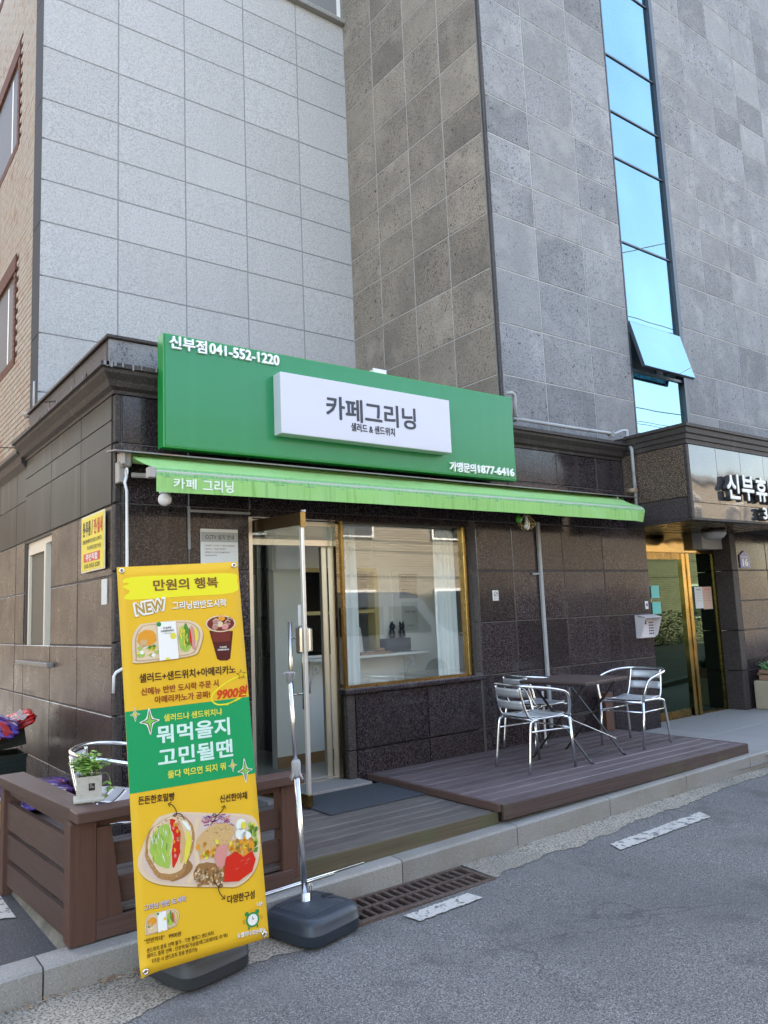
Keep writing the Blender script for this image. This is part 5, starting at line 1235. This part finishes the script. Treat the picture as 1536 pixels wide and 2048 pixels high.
bflat(spl([(0.0234, 1.7289), (0.0661, 1.7495), (0.3, 1.748), (0.5655, 1.7406), (0.588, 1.70), (0.5635, 1.6425), (.3, 1.641), (0.0599, 1.6408), (0.0277, 1.6573), (0.0539, 1.6812), (0.0221, 1.7061), (0.0532, 1.7185)], 4), 1, 'hl')
# lunch box
def lunch(pts, ox, oy, s, lay=1):
    g = lambda q: [(ox+(u-.05)*s, oy+(v-1.34)*s) for u, v in q]
    outer = [(.0521, 1.4576), (.0804, 1.510), (.12, 1.524), (.2922, 1.525), (.3618, 1.5047), (.391, 1.4552), (.3704, 1.385), (.3384, 1.352), (.2217, 1.3447), (.062, 1.3426), (.0497, 1.3686)]
    bflat(g(spl([(u+.004, v-.006) for u, v in outer], 4)), lay, 'shade'); bflat(g(spl(outer, 4)), lay+1, 'cream'); bflat(g(spl(inset(outer, .92), 4)), lay+2, 'creamd'); bflat(g(spl(inset(outer, .88), 4)), lay+3, 'cream')
    bflat(g(jit(ell(.118, 1.455, .045, .040), .004)), lay+4, 'orange'); bflat(g(jit(ell(.10, 1.43, .02, .02), .003)), lay+5, 'chick')
    for k in range(22 if s > .5 else 6): bflat(g(jit(ell(random.uniform(.075, .165), random.uniform(1.37, 1.415), .011, .008, n=7), .003)), lay+4+(k % 2), random.choice(['eggw', 'leafl', 'eggy', 'leafl', 'leafd', 'cream']))
    bflat(g(jit(ell(.30, 1.435, .032, .065, n=16), .004)), lay+4, 'leafl'); bflat(g(jit(ell(.312, 1.455, .013, .058, .1, n=12), .003)), lay+5, 'leafd')
    for k in range(14 if s > .5 else 3): bflat(g(jit(ell(random.uniform(.275, .31), random.uniform(1.39, 1.48), .004, .02, random.uniform(-.4, .4), n=6), .001)), lay+6, random.choice(['leafl', 'eggy', 'leafd']))
    bflat(g(jit(ell(.338, 1.435, .011, .060, .05, n=12), .003)), lay+5, 'pink'); bflat(g(jit(ell(.326, 1.44, .005, .05, .05, n=10), .002)), lay+6, 'tomato'); bflat(g(ell(.355, 1.45, .010, .035, n=10)), lay+5, 'eggy')
    bflat(g([(.1707, 1.5236), (.2598, 1.522), (.2619, 1.3433), (.1703, 1.3417)]), lay+8, 'white')
    bflat(g(ell(.178, 1.514, .011, .011)), lay+9, 'clockg'); bflat(g(ell(.243, 1.453, .015, .015)), lay+9, 'eggy')
    bflat(g(ell(.21, 1.347, .010, .006)), lay+9, 'eggy')
    return g
lunch(None, .05, 1.34, 1.0); lunch(None, .034, .158, .445)
def btext(s, u0, v0, u1, v1, h, mat, bold=.02, lay=2, shear=0, flat=False):
    L_ = math.hypot(u1-u0, v1-v0); a_ = math.atan2(v1-v0, u1-u0)*.8
    me = text_mesh(s, L_, h, 0, bold, PRM[mat], .25 if s == '9900원' else shear); r_ = BU*math.cos(a_)+BV*math.sin(a_); u_ = -BU*math.sin(a_)+BV*math.cos(a_)
    return place(me, 'lettering', bw((u0+u1)/2, (v0+v1)/2, lay), r_, u_, bn_)
btext('CAFE', .197, 1.494, .236, 1.494, .010, 'black', .01, 11); btext('GREENING', .185, 1.480, .247, 1.480, .009, 'black', .01, 11); btext('카페그리닝', .20, 1.467, .235, 1.467, .006, 'black', 0, 11)
# cup
bflat([(.424, 1.462), (.545, 1.450), (.5199, 1.3171), (.505, 1.308), (.468, 1.311), (.453, 1.3202)], 1, 'cola'); bflat([(.432, 1.455), (.535, 1.446), (.525, 1.40), (.440, 1.405)], 2, 'colab')
bflat(ell(.4845, 1.492, .078, .042, -.06), 2, 'cream'); bflat(ell(.4845, 1.492, .070, .036, -.06), 3, 'colab')
for u, v, a_, mt_ in ((.46, 1.505, .3, 'ice'), (.49, 1.52, -.3, 'orange'), (.52, 1.495, .5, 'ice'), (.505, 1.475, 0, 'pink'), (.455, 1.48, .9, 'ice'), (.53, 1.505, .1, 'colab'), (.478, 1.49, .2, 'cream')):
    bflat(ell(u, v, .020, .017, a_, 5), 4, mt_); bline([(u-.012, v+.006), (u+.004, v+.012), (u+.013, v+.002)], .003, 5, 'cream')
btext('CAFE', .470, 1.377, .505, 1.374, .008, 'white', .02, 4); btext('GREENING', .458, 1.365, .516, 1.361, .008, 'white', .02, 4)
TX_ = [('만원의 행복', 0.1652, 1.703, 0.4871, 1.701, 0.0554, 'brown', .022), ('그리닝반반도시락', 0.2493, 1.5985, 0.5229, 1.5936, 0.0397, 'white', .02), ('샐러드+샌드위치+아메리카노', 0.073, 1.2718, 0.5421, 1.2606, 0.0425, 'dark', .018),
       ('신메뉴 반반 도시락 주문 시', 0.0774, 1.2079, 0.4497, 1.2042, 0.0347, 'red_brown', .02), ('아메리카노가 공짜!', 0.1376, 1.1644, 0.4037, 1.1553, 0.0346, 'red_brown', .02), ('9900원', 0.4376, 1.1509, 0.596, 1.15, 0.0549, 'red', .028),
       ('샐러드냐 샌드위치냐', 0.1744, 1.0767, 0.4566, 1.0653, 0.0334, 'lemon', .02), ('뭐먹을지', 0.1366, 1.0035, 0.4893, 0.992, 0.0828, 'pale', .022), ('고민될땐', 0.1364, 0.900, 0.496, 0.889, 0.082, 'pale', .022), ('둘다 먹으면 되지 뭐', 0.1761, 0.8184, 0.4534, 0.8087, 0.0346, 'lemon', .02),
       ('든든한호밀빵', 0.0365, 0.7292, 0.2006, 0.7162, 0.0358, 'dark', .020), ('신선한야채', 0.4124, 0.6656, 0.5483, 0.6562, 0.0352, 'dark', .020), ('다양한구성', 0.4124, 0.2142, 0.5455, 0.2049, 0.0367, 'dark', .020), ('그리닝 반반 도시락', 0.0338, 0.2733, 0.222, 0.2661, 0.0244, 'lilac', .018),
       ('“반반하네”   9900원', 0.0266, 0.1373, 0.189, 0.1254, 0.021, 'dark', .01), ('샌드위치 종류 선택 불가 - 기본 햄에그 샌드위치', 0.0343, 0.0968, 0.3351, 0.0892, 0.0192, 'dark', .01), ('샐러드 종류 선택 - 단호박/닭가슴살/에그포테이토 中 택1', 0.0339, 0.0754, 0.3997, 0.062, 0.0194, 'dark', .01),
       ('단체주문 시 샌드위치 종류 변경가능', 0.0353, 0.0487, 0.2579, 0.0428, 0.019, 'dark', .01), ('5분', 0.5518, 0.1589, 0.581, 0.1558, 0.0174, 'white', .02), ('☆빨리나오는메뉴', 0.4453, 0.0491, 0.5848, 0.0386, 0.0232, 'white', .025)]
for t_ in TX_:
    if t_[6] == 'white' or t_[6] == 'lilac': btext(t_[0], t_[1]+.002, t_[2]-.003, t_[3]+.002, t_[4]-.003, t_[5], 'shade' if t_[6] == 'white' else 'brown', t_[7]+.008, 1)
    btext(*t_[:7], bold=t_[7], lay=3)
btext('NEW', .068, 1.586, .222, 1.610, .068, 'shade', .10, 1); btext('NEW', .068, 1.589, .222, 1.613, .068, 'white', .085, 3); btext('NEW', .076, 1.592, .214, 1.610, .052, 'gold', .02, 4)
# sparkles, star, swirl
def spark4(cx, cy, rx, ry, mat):
    def s4(k, rx, ry):
        o = []
        for i in range(4):
            a0 = i*math.pi/2; r0 = rx if i % 2 == 0 else ry
            o.append((cx+math.cos(a0)*r0, cy+math.sin(a0)*r0)); o.append((cx+math.cos(a0+math.pi/4)*rx*k, cy+math.sin(a0+math.pi/4)*rx*k))
        return o
    bflat(spl(s4(.46, rx*1.18, ry*1.10), 3), 3, 'white'); bflat(s4(.36, rx*.98, ry*.94), 4, 'black'); bflat(s4(.34, rx*.78, ry*.78), 5, mat)
spark4(.0443, 1.1087, .020, .030, 'eggy'); spark4(.1085, 1.0697, .040, .057, 'spark'); spark4(.4882, .8064, .019, .028, 'eggy'); spark4(.5480, .7725, .033, .054, 'spark')
sw_ = spl([(0.597, 1.2205), (0.572, 1.2306), (0.4763, 1.1952), (0.4188, 1.1562), (0.4104, 1.1258), (0.4385, 1.1021), (0.4929, 1.1006), (0.5498, 1.1191), (0.5902, 1.1396)], 6, False); bline(sw_, .007, 2, 'hl')
bline(spl([(.48, 1.095), (.54, 1.112), (.592, 1.135)], 5, False), .005, 2, 'hl')
st_ = [(.5684+(.026 if k % 2 == 0 else .011)*math.sin(k*math.pi/5), 1.232+(.026 if k % 2 == 0 else .011)*math.cos(k*math.pi/5)) for k in range(10)]; bflat(st_, 4, 'black'); bflat(inset(st_, .80), 5, 'yellow')
# big tray
tray = [(0.0176, 0.4541), (0.0341, 0.5151), (0.1042, 0.6267), (0.1583, 0.6451), (0.2228, 0.6431), (.38, .607), (0.5302, 0.5728), (0.578, 0.5409), (0.594, 0.4858), (0.590, 0.3905), (0.5535, 0.3056), (0.4736, 0.2614), (0.3892, 0.2754), (.22, .318), (0.0969, 0.3587), (0.0377, 0.4049)]
bflat(spl([(u+.002, v-.006) for u, v in inset(tray, 1.0)], 4), 1, 'shade'); bflat(spl(tray, 4), 2, 'cream'); bflat(spl(inset(tray, .935), 4), 3, 'traybg'); bline(spl([(.300, .60), (.275, .50), (.285, .40), (.235, .33)], 5, False), .022, 4, 'cream')
sand = [(0.0545, 0.5106), (0.0748, 0.5868), (0.1514, 0.6273), (0.2003, 0.633), (0.2531, 0.6068), (0.2793, 0.5494), (0.2709, 0.4735), (0.2399, 0.4239), (0.2146, 0.3737), (0.1655, 0.36), (0.1087, 0.3784), (0.0848, 0.4138), (0.0572, 0.47)]
bflat(spl([(.22, .44), (.262, .40), (.235, .365), (.17, .352), (.16, .37)], 3), 4, 'nut'); bflat(jit(spl(sand, 4), .002), 5, 'crust'); bflat(jit(spl(inset(sand, .90, 0, .012), 4), .002), 6, 'cream')
bflat(jit(spl([(.075, .52), (.095, .58), (.15, .605), (.172, .56), (.165, .47), (.15, .415), (.10, .44), (.08, .48)], 4), .003), 7, 'leafl')
bflat(jit(spl([(.172, .62), (.20, .605), (.215, .54), (.205, .47), (.175, .41), (.168, .47), (.182, .54), (.175, .58)], 4), .003), 7, 'tomato')
bflat(jit(spl([(.205, .615), (.225, .58), (.235, .52), (.225, .45), (.205, .42), (.212, .50), (.214, .56)], 4), .002), 7, 'chick'); bflat(spl([(.245, .56), (.262, .52), (.252, .46), (.225, .415), (.228, .47), (.24, .52)], 4), 7, 'eggy'); bflat(spl([(.225, .605), (.25, .59), (.262, .555), (.245, .565)], 3), 7, 'eggw')
for k in range(46):
    u, v = random.uniform(.085, .165), random.uniform(.44, .585); a_ = random.uniform(-.4, .5); bline([(u, v), (u+.008*math.sin(a_), v+.014), (u+.018*math.sin(a_), v+.028)], .0022, 8, random.choice(['leafd', 'leafl', 'eggy', 'eggw', 'leafl', 'black' if k % 9 == 0 else 'eggw']))
for k in range(16): u, v = random.uniform(.175, .21), random.uniform(.45, .60); bflat(jit(ell(u, v, .006, .009, n=6), .002), 8, random.choice(['pink', 'tomato', 'cream', 'orange']))
for k in range(70):
    i = random.randrange(len(sand)); a, b = sand[i], sand[(i+1) % len(sand)]; t = random.random(); u, v = a[0]+(b[0]-a[0])*t, a[1]+(b[1]-a[1])*t; q = inset([(u, v), (.165, .49), (.165, .49)], 1); u += (.165-u)*.06; v += (.49-v)*.06
    bflat(ell(u, v, .0028, .0028, n=5), 8, random.choice(['nut', 'cream', 'crust']))
# salad side
for k in range(60):
    u, v = random.uniform(.315, .45), random.uniform(.535, .60)-.18*0; v = .585-(u-.32)*.12+random.uniform(-.035, .02); a_ = random.uniform(-1, 1); bline([(u, v), (u+.012, v+.008*a_), (u+.024, v-.004*a_)], .0045, 5, random.choice(['purple', 'purple', 'lilac', 'pink']))
for k in range(30):
    u, v = random.uniform(.53, .578), random.uniform(.40, .52); bflat(jit(ell(u, v, .010, .014, random.uniform(0, 3), 8), .003), 4, random.choice(['leafl', 'leafd', 'leafl', 'eggy']))
bflat(jit(spl([(.288, .50), (.335, .545), (.42, .555), (.47, .52), (.455, .48), (.40, .43), (.33, .425), (.29, .455)], 4), .003), 6, 'chick')
for k in range(40): u, v = random.uniform(.32, .45), random.uniform(.46, .54); bflat(ell(u, v, .003, .0018, random.uniform(0, 3), 5), 7, random.choice(['nut', 'cream', 'leafd']))
for k in range(26): u, v = random.uniform(.285, .40), random.uniform(.42, .48); bflat(jit(ell(u, v, .012, .009, random.uniform(0, 3), 7), .003), 7, random.choice(['orange', 'orange', 'chick', 'eggy']))
bflat(jit(spl([(.37, .44), (.42, .465), (.425, .41), (.40, .36), (.37, .38)], 3), .003), 8, 'pink')
for (u, v) in ((.505, .53), (.500, .49), (.525, .47)): bflat(ell(u, v, .026, .026), 6, 'eggw')
bflat(ell(.517, .525, .015, .016), 7, 'eggy')
for k in range(44): u, v = random.uniform(.445, .55), random.uniform(.405, .465); bflat(jit(ell(u, v, .012, .009, random.uniform(0, 3), 7), .003), 7, random.choice(['orange', 'orange', 'eggy', 'chick']))
bflat(jit(spl([(.262, .355), (.29, .40), (.37, .385), (.41, .36), (.405, .30), (.36, .295), (.28, .325)], 4), .003), 5, 'nut')
bflat(jit(spl([(.44, .455), (.50, .47), (.56, .44), (.555, .40), (.50, .385), (.45, .41)], 4), .004), 6, 'orange')
for k in range(150): u, v = random.uniform(.27, .40), random.uniform(.295, .37); bflat(ell(u, v+(.335-u)*.22, .008, .0045, random.uniform(0, 3), 7), 6, random.choice(['crust', 'nut', 'chick', 'cream', 'crust']))
bflat(jit([(.42, .40), (.47, .415), (.50, .385), (.548, .40), (.562, .36), (.54, .31), (.47, .285), (.40, .292), (.41, .35)], .003), 8, 'tomato')
for k in range(5): u, v = random.uniform(.44, .53), random.uniform(.32, .37); bline([(u, v), (u+.016, v+.004)], .0012, 9, 'pink')
for l_ in ([(0.2367, 0.6075), (0.2222, 0.6338), (0.2009, 0.6406), (0.187, 0.6356), (0.1975, 0.6309), (0.2016, 0.6509), (0.1873, 0.6796), (0.1665, 0.6914)], [(0.3553, 0.5573), (0.3799, 0.5813), (0.3868, 0.5959), (0.3762, 0.6059), (0.3711, 0.599), (0.3865, 0.5933), (0.4167, 0.6113), (0.43, 0.6327)], [(0.3524, 0.3417), (0.3527, 0.3108), (0.3729, 0.2829), (0.3895, 0.2789), (0.3875, 0.2897), (0.3727, 0.2803), (0.3762, 0.2538), (0.3973, 0.223)]):
    q = spl(l_, 5, False); bline(q, .0042, 10, 'dark'); e = Vector(q[-1]); d = (e-Vector(q[-4])).normalized(); s_ = Vector((-d.y, d.x))
    bline([tuple(e-d*.012+s_*.011), tuple(e), tuple(e-d*.012-s_*.011)], .0042, 11, 'dark')
# alarm clock
for dx in (-.026, .026): bflat(ell(.5258+dx, .098+.030, .010, .010), 2, 'clockg'); bflat(ell(.5258+dx*.8, .098-.033, .004, .008), 2, 'clockg')
bflat(ell(.5258, .098, .033, .033), 3, 'clockg'); bflat(ell(.5258, .098, .025, .025), 4, 'white'); bline([(.5258, .098), (.5258, .113)], .0025, 5, 'black'); bline([(.5258, .098), (.533, .104)], .0025, 5, 'black')
for a_ in range(12): bline([(.5258+.021*math.cos(a_*math.pi/6), .098+.021*math.sin(a_*math.pi/6)), (.5258+.024*math.cos(a_*math.pi/6), .098+.024*math.sin(a_*math.pi/6))], .0012, 5, 'black')
for dx in (-.008, 0, .009): bline([(.527+dx, .134), (.526+dx*1.4, .148)], .002, 3, 'orange')
for s in (-1, 1):
    for k in (0, 1): bline([(.5258+s*(.040+.006*k), .088), (.5258+s*(.042+.006*k), .098), (.5258+s*(.040+.006*k), .108)], .0016, 3, 'brown')
# grommets
for u, v in ((.0217, 1.7822), (.578, 1.7817), (.578, .0193), (.0207, .020)):
    m = MB(); pts = [BLp+BU*(u+.0095*math.cos(k*math.pi/8))+BV*(v+.0095*math.sin(k*math.pi/8))+BN*.003+(BN*.022 if (u < .1 and v < .1) else Vector((0, 0, 0))) for k in range(16)]
    m.tube(pts, .0042, n=6, closed=True); m.build('grommet', ALU, bn_)
    m = MB(); pts = [BLp+BU*(u+.004*math.cos(k*math.pi/4))+BV*(v+.004*math.sin(k*math.pi/4))+BN*.003 for k in range(8)]; m.tube([BLp+BU*u+BV*v-BN*.03, BLp+BU*(u+.004)+BV*v+BN*.012, BLp+BU*(u+.008)+BV*(v+.004)+BN*.004], .0028, n=6); m.build('hook', STEEL, bn_)
# frame behind the banner and its weight
mid = BLp+BU*.3
m = MB(); m.tube([mid+BV*.06-BN*.045, mid+BV*1.74-BN*.045], .013); m.tube([mid+BV*.06-BN*.045, (1.63, 3.88, .14)], .013); m.build('pole', ALU, bn_)
for v in (.03, 1.765):
    m = MB(); m.tube([mid+BV*(1.70 if v > 1 else .08)-BN*.045, BLp+BU*.02+BV*v-BN*.02], .006, n=8); m.tube([mid+BV*(1.70 if v > 1 else .08)-BN*.045, BLp+BU*.58+BV*v-BN*.02], .006, n=8); m.build('cross_arm', ALU, bn_)
def weight(cx, cy, rz, mat, par):
    z0 = zr(cx)+.012; h = .135; W_ = .203
    m = MB(); m.smooth = True
    def ring(w_, z, n=40):
        out = []
        for k in range(n):
            t = 2*math.pi*k/n; c_, s_ = math.cos(t), math.sin(t); e = .38
            x = w_*math.copysign(abs(c_)**e, c_); y = w_*math.copysign(abs(s_)**e, s_)
            out.append((cx+x*math.cos(rz)-y*math.sin(rz), cy+x*math.sin(rz)+y*math.cos(rz), z))
        return out
    pr_ = [(W_*.93, 0), (W_*.985, .012), (W_*.985, .055), (W_, .058), (W_, .062), (W_*.985, .066), (W_*.975, .100), (W_*.93, .122), (W_*.84, .134), (W_*.7, .138), (W_*.45, .142), (W_*.2, .143)]
    R_ = [[m.bm.verts.new(p) for p in ring(w_, z0+z)] for w_, z in pr_]
    for A, B in zip(R_, R_[1:]):
        for k in range(40): m._fin([m.bm.faces.new((A[k], A[(k+1) % 40], B[(k+1) % 40], B[k]))])
    m._fin([m.bm.faces.new(R_[0][::-1]), m.bm.faces.new(R_[-1])]); o = m.build('base_weight', mat, par)
    m = MB()
    for k in range(11):
        t = -.12+.024*k; l = .15
        c_, s_ = math.cos(rz), math.sin(rz)
        m.tube([(cx+(-l)*c_-t*s_, cy+(-l)*s_+t*c_, z0+.137), (cx+(-l*.6)*c_-t*s_, cy+(-l*.6)*s_+t*c_, z0+.1405), (cx+(l*.6)*c_-t*s_, cy+(l*.6)*s_+t*c_, z0+.1405), (cx+l*c_-t*s_, cy+l*s_+t*c_, z0+.137)], .0045, n=6)
    m.build('rib', mat, o)
    m = MB(); m.lathe([(.035, 0), (.035, .004), (.020, .005)], (cx+.12*math.cos(rz), cy+.12*math.sin(rz), z0+.142), 18); m.build('filler_cap', DARKI, o)
weight(1.635, 3.845, R(12), BASEP2, bn_)
ps = empty('pole_stand', (2.30, 3.86, .02), 'empty aluminium banner pole in a blue-black plastic weight beside the grate', 'pole stand')
weight(2.285, 3.83, R(14), BASEP, ps)
PB, PT_ = Vector((2.275, 3.885, .165)), Vector((2.278, 4.0, 1.385)); PMd = PB.lerp(PT_, .575)
m = MB(); m.tube([PB, PMd], .0165, n=14); m.build('lower_tube', ALU, ps)
m = MB(); m.tube([PMd, PT_], .0125, n=14); m.build('upper_tube', ALU, ps)
m = MB(); m.lathe([(.040, 0), (.040, .008), (.026, .014), (.026, .05), (.020, .055)], PB, 20); m.build('socket', ALU, ps)
m = MB(); m.smooth = True; m.lathe([(.022, -.05), (.026, -.04), (.026, .03), (.018, .045)], PMd, 16); m.smooth = False
for a_ in range(4): q = Vector((math.cos(a_*1.57+.4), math.sin(a_*1.57+.4), 0)); m.tube([PMd+q*.02+Vector((0, 0, -.02)), PMd+q*.045+Vector((0, 0, -.06))], .006, n=6)
m.build('clamp', PIPE, ps)
m = MB(); m.lathe([(.014, -.06), (.017, -.05), (.018, -.01), (.028, .0), (.030, .008), (.026, .010)], PT_, 16)
for a_ in range(6): q = Vector((math.cos(a_*1.047), math.sin(a_*1.047), 0)); m.tube([PT_+q*.016+Vector((0, 0, -.05)), PT_+q*.038+Vector((0, 0, .006))], .003, n=5)
m.build('top_hub', PIPE, ps)
m = MB(); m.tube([PB+Vector((.03, -.01, .01)), PB+Vector((.035, -.012, .09)), PB+Vector((.022, -.01, .10)), PB+Vector((.018, -.006, .06))], .004, n=6); m.build('locking_pin', STEEL, ps)

# leaves and grit by the kerb
random.seed(5); m = MB()
for k in range(150):
    x = random.choice([random.uniform(1.2, 2.0), random.uniform(.8, 2.4), random.uniform(.2, 8)]); y = 4.045-abs(random.gauss(0, .022 if x > 2.4 else .035))
    if GX0-.05 < x < GX1+.05: continue
    a_ = random.uniform(0, 6.28); leaf_quad(m, Vector((x, y, zr(x)+.016+random.uniform(0, .008))), Vector((math.cos(a_), math.sin(a_), random.uniform(-.15, .3))), Vector((0, 0, 1)), random.uniform(.012, .035), random.uniform(.008, .018))
for k in range(40):
    x, y = random.uniform(1.35, 1.75), random.uniform(3.90, 4.045); a_ = random.uniform(0, 6.28); leaf_quad(m, Vector((x, y, zr(x)+.02)), Vector((math.cos(a_), math.sin(a_), random.uniform(-.1, .5))), Vector((0, 0, 1)), random.uniform(.02, .045), .02)
m.build('dry_leaves', LEAFB, centre=False, label='brown dry leaves and crumbs swept against the kerb foot', kind='stuff')
m = MB()
for k in range(260):
    x = random.uniform(.2, 8.5); y = 4.045-abs(random.gauss(0, .05))
    if GX0-.05 < x < GX1+.05: continue
    s = random.uniform(.002, .006); m.obox((x, y, zr(x)+.012), (s*1.6, s*1.2, s), Matrix.Rotation(random.uniform(0, 3), 3, 'Z'))
m.build('gravel', STRIP, centre=False, label='loose grit along the foot of the kerb', kind='stuff')

# ================================================================== ACROSS THE STREET (seen in the reflections)
BRW, t, out = nmat('brick_facade'); N_ = t.nodes.new
b_ = N_('ShaderNodeBsdfPrincipled'); b_.inputs['Roughness'].default_value = .9; bt = N_('ShaderNodeTexBrick'); tc = N_('ShaderNodeTexCoord'); mp = N_('ShaderNodeMapping'); mp.inputs['Rotation'].default_value = (R(90), 0, 0)
bt.inputs['Color1'].default_value = (.32, .275, .205, 1); bt.inputs['Color2'].default_value = (.245, .21, .155, 1); bt.inputs['Mortar'].default_value = (.12, .10, .08, 1); bt.inputs['Scale'].default_value = 1
bt.inputs['Brick Width'].default_value = .21; bt.inputs['Row Height'].default_value = .075; bt.inputs['Mortar Size'].default_value = .010
t.links.new(tc.outputs['Object'], mp.inputs[0]); t.links.new(mp.outputs[0], bt.inputs['Vector']); t.links.new(bt.outputs[0], b_.inputs['Base Color']); t.links.new(b_.outputs[0], out.inputs[0])
ob = empty('brick_terrace', (10, -7, 0), 'sunlit cream brick terrace on the other side of the street', 'building')
m = MB(); m.box(-4, 34, -14, -6.5, 0, 6.2); m.build('wall', BRW, ob, centre=False)
m = MB(); m.box(-4.2, 34.2, -14, -6.3, 6.2, 6.45); m.build('roof', JOINT_D, ob)
wm = MB(); wm.box(-.6, .6, -.04, .04, -.7, .7); wm = wm.mesh('window', PVCW); pm2 = MB(); pm2.box(-.52, .52, -.06, .05, -.62, .62); pm2 = pm2.mesh('pane', DARKI)
for k in range(10):
    for zz in (1.7, 4.6): o = inst('window', wm, (-1+3.4*k, -6.48, zz), 0, ob); inst('pane', pm2, (-1+3.4*k, -6.46, zz), 0, o)
lb_ = empty('side_house', (-6, 10, 0), 'sunlit rendered house out of view left of the alley, lengthened and darkened to dim reflections', 'building')
m = MB(); m.box(-12, -4.2, 5, 70, 0, 12); m.box(-4.2, 1.7, 60, 64, 0, 12); m.build('wall', M('darkened_warm_render', (.105, .085, .065), rough=.9), lb_)  # house run long, its end closed and render darkened, dimming the granite's reflections
for k in range(4):
    for zz in (2.2, 5.2):
        m = MB(); m.box(-4.22, -4.16, 7+4*k, 8.3+4*k, zz, zz+1.3); m.build('window', PVCW, lb_)
# white van
vn = empty('parked_van', (9.8, -2.6, 0), 'white van parked across the street, mirrored in the cafe window', 'van')
prof = [(7.4, .35), (7.35, 1.9), (7.55, 2.12), (8.0, 2.18), (10.6, 2.16), (10.95, 2.02), (11.55, 1.35), (12.15, 1.12), (12.3, .8), (12.3, .35)]
m = MB(); m.prism(prof, lambda p: (p[0], -3.4, p[1]), lambda p: (p[0], -1.7, p[1])); m.build('body', M('van_paint', (.78, .79, .80), rough=.2, coat=.6), vn)
for q in ([(10.05, 1.28), (10.05, 1.86), (10.75, 1.86), (11.2, 1.38), (11.2, 1.28)], [(8.75, 1.28), (8.75, 1.86), (9.9, 1.86), (9.9, 1.28)], [(7.55, 1.28), (7.6, 1.86), (8.6, 1.86), (8.6, 1.28)]):
    m = MB(); m.prism(q, lambda p: (p[0], -1.70, p[1]), lambda p: (p[0], -1.69, p[1])); m.build('side_window', DARKI, vn)
for xq in (8.2, 11.3):
    m = MB(); m.lathe([(.33, -.1), (.35, -.08), (.35, .08), (.33, .1)], (xq, -1.78, .35), 24, axis='y'); m.build('wheel', DARKI, vn)
# hedge and wires
random.seed(8); m = MB()
for k in range(5000):
    p = Vector((random.uniform(15, 30), random.uniform(-6.2, -5.0), random.uniform(0, 1.35))); a_ = random.uniform(0, 6.28)
    leaf_quad(m, p, Vector((math.cos(a_), math.sin(a_), random.uniform(-.5, 1))), Vector((0, 0, 1)), .12, .07)
m.build('hedge', M('hedge_leaf', (.03, .07, .02), rough=.5, shift=False), label='dark clipped hedge across the street', cat='hedge', kind='stuff')
wg = empty('overhead_wires', (10, -3, 8), 'black overhead wires above the street, mirrored in the blue glass', 'wires')
for (a, b, sg_, r_) in (((-10, -3.5, 7.6), (40, -2.0, 7.9), .5, .012), ((-10, -3.6, 7.9), (40, -2.2, 8.1), .6, .012), ((-10, -3.4, 8.2), (40, -2.4, 8.5), .5, .018), ((-10, -2, 9.3), (34, -6, 13.5), .8, .012), ((6, -8, 9.0), (40, 4, 20), .8, .02), ((-6, -1, 15), (36, -7, 12), 1.0, .012), ((-10, -3.0, 7.3), (40, -1.8, 7.5), .55, .014), ((-10, -3.3, 10.4), (40, -2.0, 10.9), .7, .012), ((-10, -3.1, 10.9), (40, -2.0, 11.2), .8, .010), ((2, -9, 16), (30, 0, 9.5), .6, .016)):
    m = MB(); a, b = Vector(a), Vector(b); m.tube([a.lerp(b, k/20)-Vector((0, 0, sg_*4*(k/20)*(1-k/20))) for k in range(21)], r_, n=5); m.build('wire', DARKI, wg)
